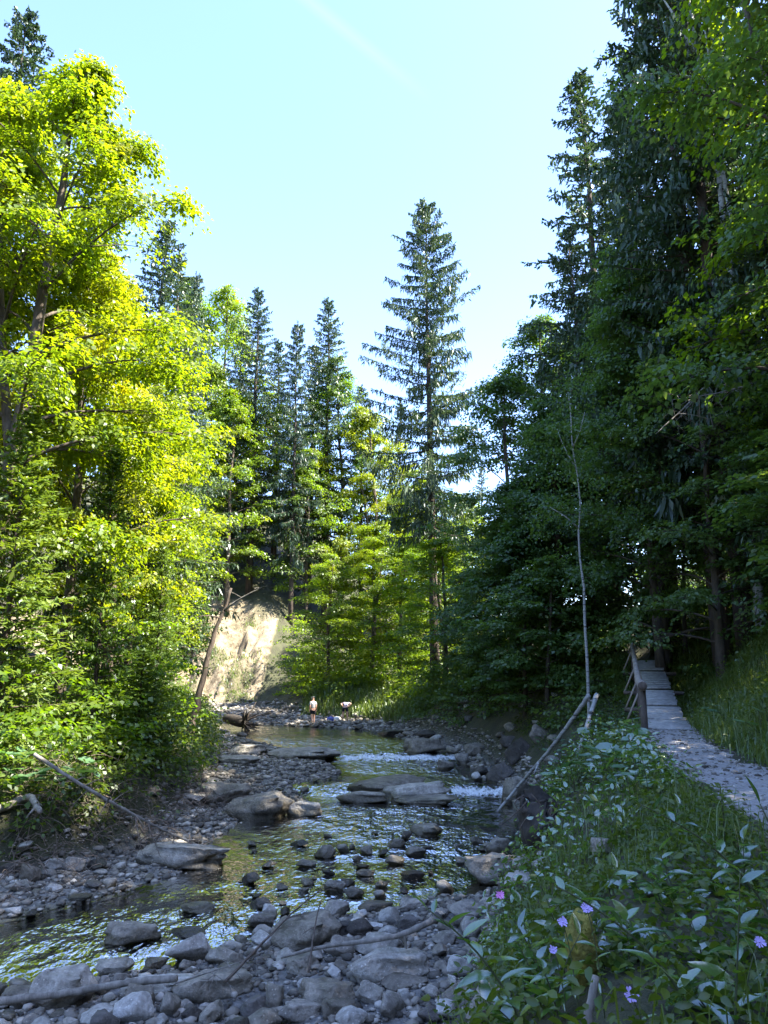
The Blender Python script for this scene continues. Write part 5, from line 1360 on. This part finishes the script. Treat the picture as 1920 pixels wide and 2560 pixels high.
# undercut block of earth and roots at the right bank
ub = hit(1330, 2140); g_ = np.random.default_rng(13)
er = empty('earth_overhang', ub)
v, f = ICO[4]; v = v * (1 + 0.22 * fbm(v * 1.3, 71, 5))[:, None]; v = v + 0.3 * np.stack([fbm(v * 2 + k, 75 + k, 4) for k in (1, 7, 13)], 1); m = MB(); m.add(v * [0.38, 0.9, 0.55] + [0.32, 0.6, 0.28], None, f)
m.build('soil', M['soil'], er, True)
for k in range(11):
    a = np.array([g_.uniform(-0.1, 0.5), g_.uniform(-0.35, 0.3), g_.uniform(0.5, 0.9)]); L = g_.uniform(0.2, 0.6)
    m = MB(); m.tube(bez(a, a + [g_.normal(-0.1, 0.15), -0.12, -0.4 * L], a + [g_.normal(-0.1, 0.2), -0.1, -L], 5), np.linspace(0.012, 0.004, 5), 4); m.build('root', M['darkwood'], er, True)
tag(er, 'dark undercut clod of earth and hanging roots at the right bank', 'earth bank')
# mossy post-like stump among the plants
ms = PD(1458, 2420, 4.5); zb = hz(ms[0], ms[1]); hh_ = max(0.35, PD(1458, 2280, 4.5)[2] - zb)
v, f = ICO[4]; v = v * (1 + 0.22 * np.abs(fbm(v * 2.2, 91, 4)))[:, None]; v[:, 2] *= 1.0
m = MB(); m.add(v * [0.085, 0.08, hh_ * 0.55] + [ms[0], ms[1], zb + hh_ * 0.42], None, f)
tag(m.build('mossy_stump', M['moss'], None, True), 'narrow stump covered in yellow moss among the bank plants', 'stump')

# ------------------------------------------------------------------ single plants of the right bank
def leaf_mesh(name, rows, prof, fold, droop, mat, wavy=0.0, cols=3):
    """one leaf along +Y from the origin, length 1"""
    t = np.linspace(0, 1, rows); V = []
    for i, tt in enumerate(t):
        hw_ = prof(tt)
        for c in np.linspace(-1, 1, cols):
            V.append((c * hw_ * (1 + wavy * math.sin(i * 2.6)), tt - 0.06 * droop * tt, abs(c) * fold * hw_ - droop * tt * tt * 0.35 + wavy * 0.12 * hw_ * math.sin(i * 2.1 + c * 2)))
    ii = np.arange(rows * cols).reshape(rows, cols)
    q = np.stack([ii[:-1, :-1], ii[:-1, 1:], ii[1:, 1:], ii[1:, :-1]], -1).reshape(-1, 4)
    b = MB(); b.add(V, q); return b.mesh(name, mat, True)
LANCE = [leaf_mesh('lance_leaf', 8, lambda t: 0.005 + 0.155 * math.sin(math.pi * min(1, t ** 0.85)) ** 0.9, 0.35, dr, M['plant'], wv) for dr, wv in ((0.5, 0.05), (0.9, 0.08), (0.2, 0.06))]
OVAL = [leaf_mesh('oval_leaf', 8, lambda t: 0.006 + 0.27 * math.sin(math.pi * t ** 0.75) ** 0.7, 0.28, dr, M['plant'], wv) for dr, wv in ((0.4, 0.05), (0.8, 0.08))]
def round_leaf():
    n = 14; V = [(0, 0.25, 0.0)]
    for r_, z_ in ((0.5, -0.03), (1.0, 0.02)):
        for k in range(n):
            a = 2 * math.pi * k / n - math.pi / 2 + 0.0
            rr = r_ * 0.5 * (1 - 0.55 * math.exp(-((k if k < n / 2 else n - k) / 0.8) ** 2)) * (1 + 0.06 * math.sin(k * 2.9))
            V.append((rr * math.cos(a), 0.35 + rr * math.sin(a), z_ * (1 + 0.8 * math.sin(k * 1.7)) + 0.03 * abs(math.cos(a))))
    t = [(0, 1 + k, 1 + (k + 1) % n) for k in range(n)]
    q = [(1 + k, 1 + n + k, 1 + n + (k + 1) % n, 1 + (k + 1) % n) for k in range(n)]
    b = MB(); b.add(V, q, t); return b.mesh('round_leaf', M['butterbur'], True)
ROUND = round_leaf()

def place_leaf(root, me, p, az, pitch, L, roll=0.0, wid=1.0):
    o = link('leaf', me, root); o.location = p
    o.rotation_euler = (pitch, roll, az); o.scale = (L * wid, L, L); return o
def stem_plant(pts, leaves_, L0, label, seed, group=None, first=0.15, name='leafy_plant', opposite=False, r=0.006):
    g = np.random.default_rng(seed); pts = np.array(pts, float); base = pts[0]
    p = resample(pts, 0.04) - base
    for _ in range(6): p[1:-1] = (p[:-2] + 2 * p[1:-1] + p[2:]) / 4
    t = empty(name, base)
    m = MB(); m.tube(p, np.linspace(r, r * 0.35, len(p)), 6); m.build('stem', M['stem'], t, True)
    set_ = LANCE if g.random() < 0.65 else OVAL
    for k in range(leaves_):
        f = first + (1 - first) * (k + 0.5) / leaves_
        i = min(len(p) - 1, int(f * len(p)))
        az = k * 2.4 + g.normal(0, 0.3); L = L0 * (1.15 - 0.55 * f) * g.uniform(0.8, 1.2)
        place_leaf(t, set_[g.integers(len(set_))], p[i], az, g.uniform(0.0, 0.75) + (0.5 if f > 0.92 else 0), L, g.normal(0, 0.25), 1.0)
        if opposite: place_leaf(t, set_[g.integers(len(set_))], p[i], az + math.pi, g.uniform(0.0, 0.7), L, g.normal(0, 0.25))
    tag(t, label, 'plant', group); return t
def arc(u0, v0, y0, u1, v1, y1, bend=0.0):
    a, b = PD(u0, v0, y0), PD(u1, v1, y1)
    a2 = np.array([a[0], a[1], hz(a[0], a[1])]) if v0 is None else a
    mid = (a + b) / 2 + np.array([bend, 0, 0.03]); return bez(a, mid, b, 10)
def rooted(u1, v1, y1, du=0.25, bend=0.0, back=0.0):
    """a stem from the ground up to the tip seen at pixel (u1, v1)"""
    b = PD(u1, v1, y1); x0, y0 = b[0] + du, b[1] + back
    a = np.array([x0, y0, hz(x0, y0) - 0.03]); mid = np.array([x0 * 0.8 + b[0] * 0.2 + bend, (y0 + b[1]) / 2, a[2] * 0.35 + b[2] * 0.65])
    return bez(a, mid, b, 12)
stem_plant(rooted(1065, 2270, 3.9, 0.52), 15, 0.20, 'tall leafy stem arching left in front of the near shore stones', 1, r=0.009)
stem_plant(rooted(1390, 2215, 3.6, 0.62), 15, 0.19, 'leafy stem arching left over the mossy stump', 2, r=0.009)
stem_plant(rooted(1600, 2010, 4.4, 0.75, 0.1), 17, 0.17, 'tallest dark leafy stem rising before the path gravel', 3, r=0.009)
stem_plant(rooted(1215, 2500, 3.9, 0.25), 9, 0.17, 'low leafy shoot at the bottom before the large rough boulder', 4)
stem_plant(rooted(1345, 2400, 4.2, 0.1), 11, 0.15, 'slender leafy stem left of the white stick', 5)
stem_plant(rooted(1900, 2010, 3.6, 0.2), 12, 0.20, 'leafy stem at the right edge over the footpath', 6, r=0.008)
stem_plant(rooted(1850, 2180, 3.4, -0.1, 0.05), 12, 0.18, 'upright leafy stem near the right edge', 7)
gp = np.random.default_rng(17)
for k in range(34):
    u, v = gp.uniform(1290, 1915), gp.uniform(2090, 2500)
    y_ = np.interp(v, [2100, 2540], [6.0, 3.5]) * gp.uniform(0.9, 1.12)
    pt = rooted(u, v, y_, gp.normal(0.08, 0.12))
    hgt_ = pt[-1][2] - pt[0][2]
    if hgt_ < 0.12: continue
    where = 'beside the near shore stones' if u < 1450 else 'right of the mossy stump' if u < 1620 else 'below the footpath gravel' if u < 1770 else 'close to the right edge'
    size = 'knee-high' if hgt_ > 0.75 else 'low' if hgt_ < 0.4 else 'mid-height'
    row = 'at the very bottom' if v > 2380 else 'in the front growth' if v > 2230 else 'in the rear growth'
    stem_plant(pt, int(gp.integers(8, 14)), gp.uniform(0.14, 0.23), f'{size} broad-leaved plant {row} {where}', 100 + k, 'broad-leaved plants at the bottom right')
for k in range(16):
    u, v = gp.uniform(1330, 1700), gp.uniform(1960, 2120)
    p = hit(u, v); h0 = gp.uniform(0.35, 0.75)
    tip = p + [gp.normal(0, 0.12), gp.normal(0, 0.1), h0]
    stem_plant(bez(p, (p + tip) / 2 + [0.03, 0, 0.05], tip, 8), 9, gp.uniform(0.13, 0.2), ('tall' if h0 > 0.55 else 'short') + ' leafy plant on the bank ' + ('close left of the footpath' if u > 1560 else 'above the stacked flat stones' if u < 1440 else 'between stream and footpath'), 160 + k, 'leafy plants beside the footpath')
# butterbur: round leaves on the bank
def butterbur(p, n, L, label, seed, group=None):
    g = np.random.default_rng(seed); t = empty('butterbur_plant', p)
    for k in range(n):
        a = k * 2.4 + g.normal(0, 0.3); rr = g.uniform(0.08, 0.38); h = g.uniform(0.15, 0.5)
        e_ = np.array([math.cos(a) * rr, math.sin(a) * rr, h])
        m = MB(); m.tube(bez(np.zeros(3), np.array([e_[0] * 0.3, e_[1] * 0.3, h * 0.7]), e_, 5), 0.005, 5, False); m.build('stalk', M['stem'], t, True)
        place_leaf(t, ROUND, e_, a - 1.57, g.normal(0, 0.25), L * g.uniform(0.6, 1.2), g.normal(0, 0.2))
    tag(t, label, 'plant', group)
for k in range(34):
    u, v = gp.uniform(1345, 1600), gp.uniform(1800, 2020)
    p = hit(u, v); 
    if path_dist(p[0], p[1], PATH_PTS) < 0.9: continue
    nl_, sz_ = int(gp.integers(4, 8)), gp.uniform(0.16, 0.30)
    where = 'by the footbridge post' if v < 1850 else 'beside the start of the footpath' if u > 1480 else 'over the earth overhang' if v > 1950 else 'on the bank crest'
    butterbur(p, nl_, sz_, ('large' if sz_ > 0.23 else 'small') + f' butterbur plant with {nl_} round leaves ' + where, 200 + k, 'butterbur plants on the bank')
for k, (u, v) in enumerate([(1790, 1800), (1830, 1830), (1905, 1850), (1700, 1720)]):
    butterbur(hit(u, v), 5, 0.26, 'round-leaved butterbur on the grassy slope right of the path', 260 + k, 'butterbur plants on the slope')
for k, (u, v, lab) in enumerate([(60, 2010, 'large-leaved plant hanging at the left edge under the firs'), (190, 1990, 'large-leaved plant under the fallen pole on the left bank'), (40, 1960, 'large-leaved plant at the left edge above the brushwood')]):
    p = hit(u, v, 8) + [0, 0, 0.3]; butterbur(p, 14, 0.42, lab, 270 + k)
# violet scabious flowers
def flower(u, v, y_, label, mat, size=0.032, du=0.06):
    pts = rooted(u, v, y_, du); base = pts[0]; t = empty('scabious_flower', base)
    m = MB(); m.tube(pts - base, np.linspace(0.004, 0.0022, len(pts)), 5); m.build('stem', M['stem'], t, True)
    tip = pts[-1] - base
    hd = MB(); v_, f_ = ICO[2]; hd.add(v_ * [size * 0.42, size * 0.42, size * 0.25] + tip, None, f_); h_ = hd.build('flower_head', mat, t, True)
    for k in range(13):
        a = k * 2 * math.pi / 13 + random.uniform(-0.1, 0.1); L = size * random.uniform(0.8, 1.5)
        e2_, up_ = np.array([0, 0.72, 0.69]), np.array([0, -0.69, 0.72]); d = math.cos(a) * np.array([1.0, 0, 0]) + math.sin(a) * e2_ + random.uniform(0.1, 0.45) * up_; s_ = -math.sin(a) * np.array([1.0, 0, 0]) + math.cos(a) * e2_
        b = MB(); p0 = tip + d * size * 0.3; p1 = tip + d * L
        b.add([p0 - s_ * 0.10 * size, p0 + s_ * 0.10 * size, p1 + s_ * 0.24 * size, p1 + d * size * 0.2, p1 - s_ * 0.24 * size], [(0, 1, 2, 4)], [(4, 2, 3)])
        b.build('petal', mat, h_)
    for k in range(3):
        place_leaf(t, LANCE[k], tip * (0.25 + 0.15 * k), k * 2.2, 0.6, 0.09, 0.1, 0.7)
    tag(t, label, 'flower')
flower(1467, 2272, 3.9, 'violet scabious flower above the yellow mossy stump', M['petal'], 0.021)
flower(1407, 2305, 4.1, 'violet scabious flower left of the yellow mossy stump', M['petal'], 0.020)
flower(1383, 2376, 4.1, 'violet scabious flower, lowest left of the mossy stump', M['petal'], 0.018)
flower(1577, 2490, 3.5, 'large violet scabious flower at the bottom right of the white stick', M['petal'], 0.023)
flower(1898, 2354, 3.7, 'violet scabious flower at the right edge', M['petal'], 0.020, -0.1)
flower(1250, 2238, 5.6, 'pink flower before the right shore stones', M['petal_pink'], 0.022)
# small fir seedling by the path
p = hit(1812, 2110, 3.0); t = empty('fir_seedling', p); tip = PD(1806, 1965, p[1])
hh_ = max(0.5, tip[2] - p[2]); m = MB(); m.tube(np.array([[0, 0, -0.03], [0.01, 0, hh_ * 0.5], [0, 0, hh_]]), [0.009, 0.007, 0.003], 6); m.build('trunk', M['stem'], t, True)
g_ = np.random.default_rng(3); m = MB(); C, D, N_ = [], [], []
for k in range(34):
    z_ = hh_ * (0.25 + 0.75 * (k // 6) / 5.2); a = k * 2.4; L = 0.30 * (1.15 - z_ / hh_) + 0.06
    d = np.array([math.cos(a), math.sin(a), 0.25]); tt = np.linspace(0.05, 1, 22)[:, None]
    pts = np.array([0, 0, z_]) + d * L * tt
    for sg in (-1, 1):
        C.append(pts + np.array([-math.sin(a), math.cos(a), 0]) * sg * 0.012); D.append(np.tile(unit(d + np.array([-math.sin(a), math.cos(a), 0]) * sg * 1.2), (22, 1))); N_.append(np.tile([0, 0, 1.0], (22, 1)))
C, D, N_ = map(np.concatenate, (C, D, N_)); m.leaves(C, D, N_, 0.032, 0.006); m.build('crown', M['fir'], t)
tag(t, 'tiny fir seedling at the left edge of the footpath', 'seedling')
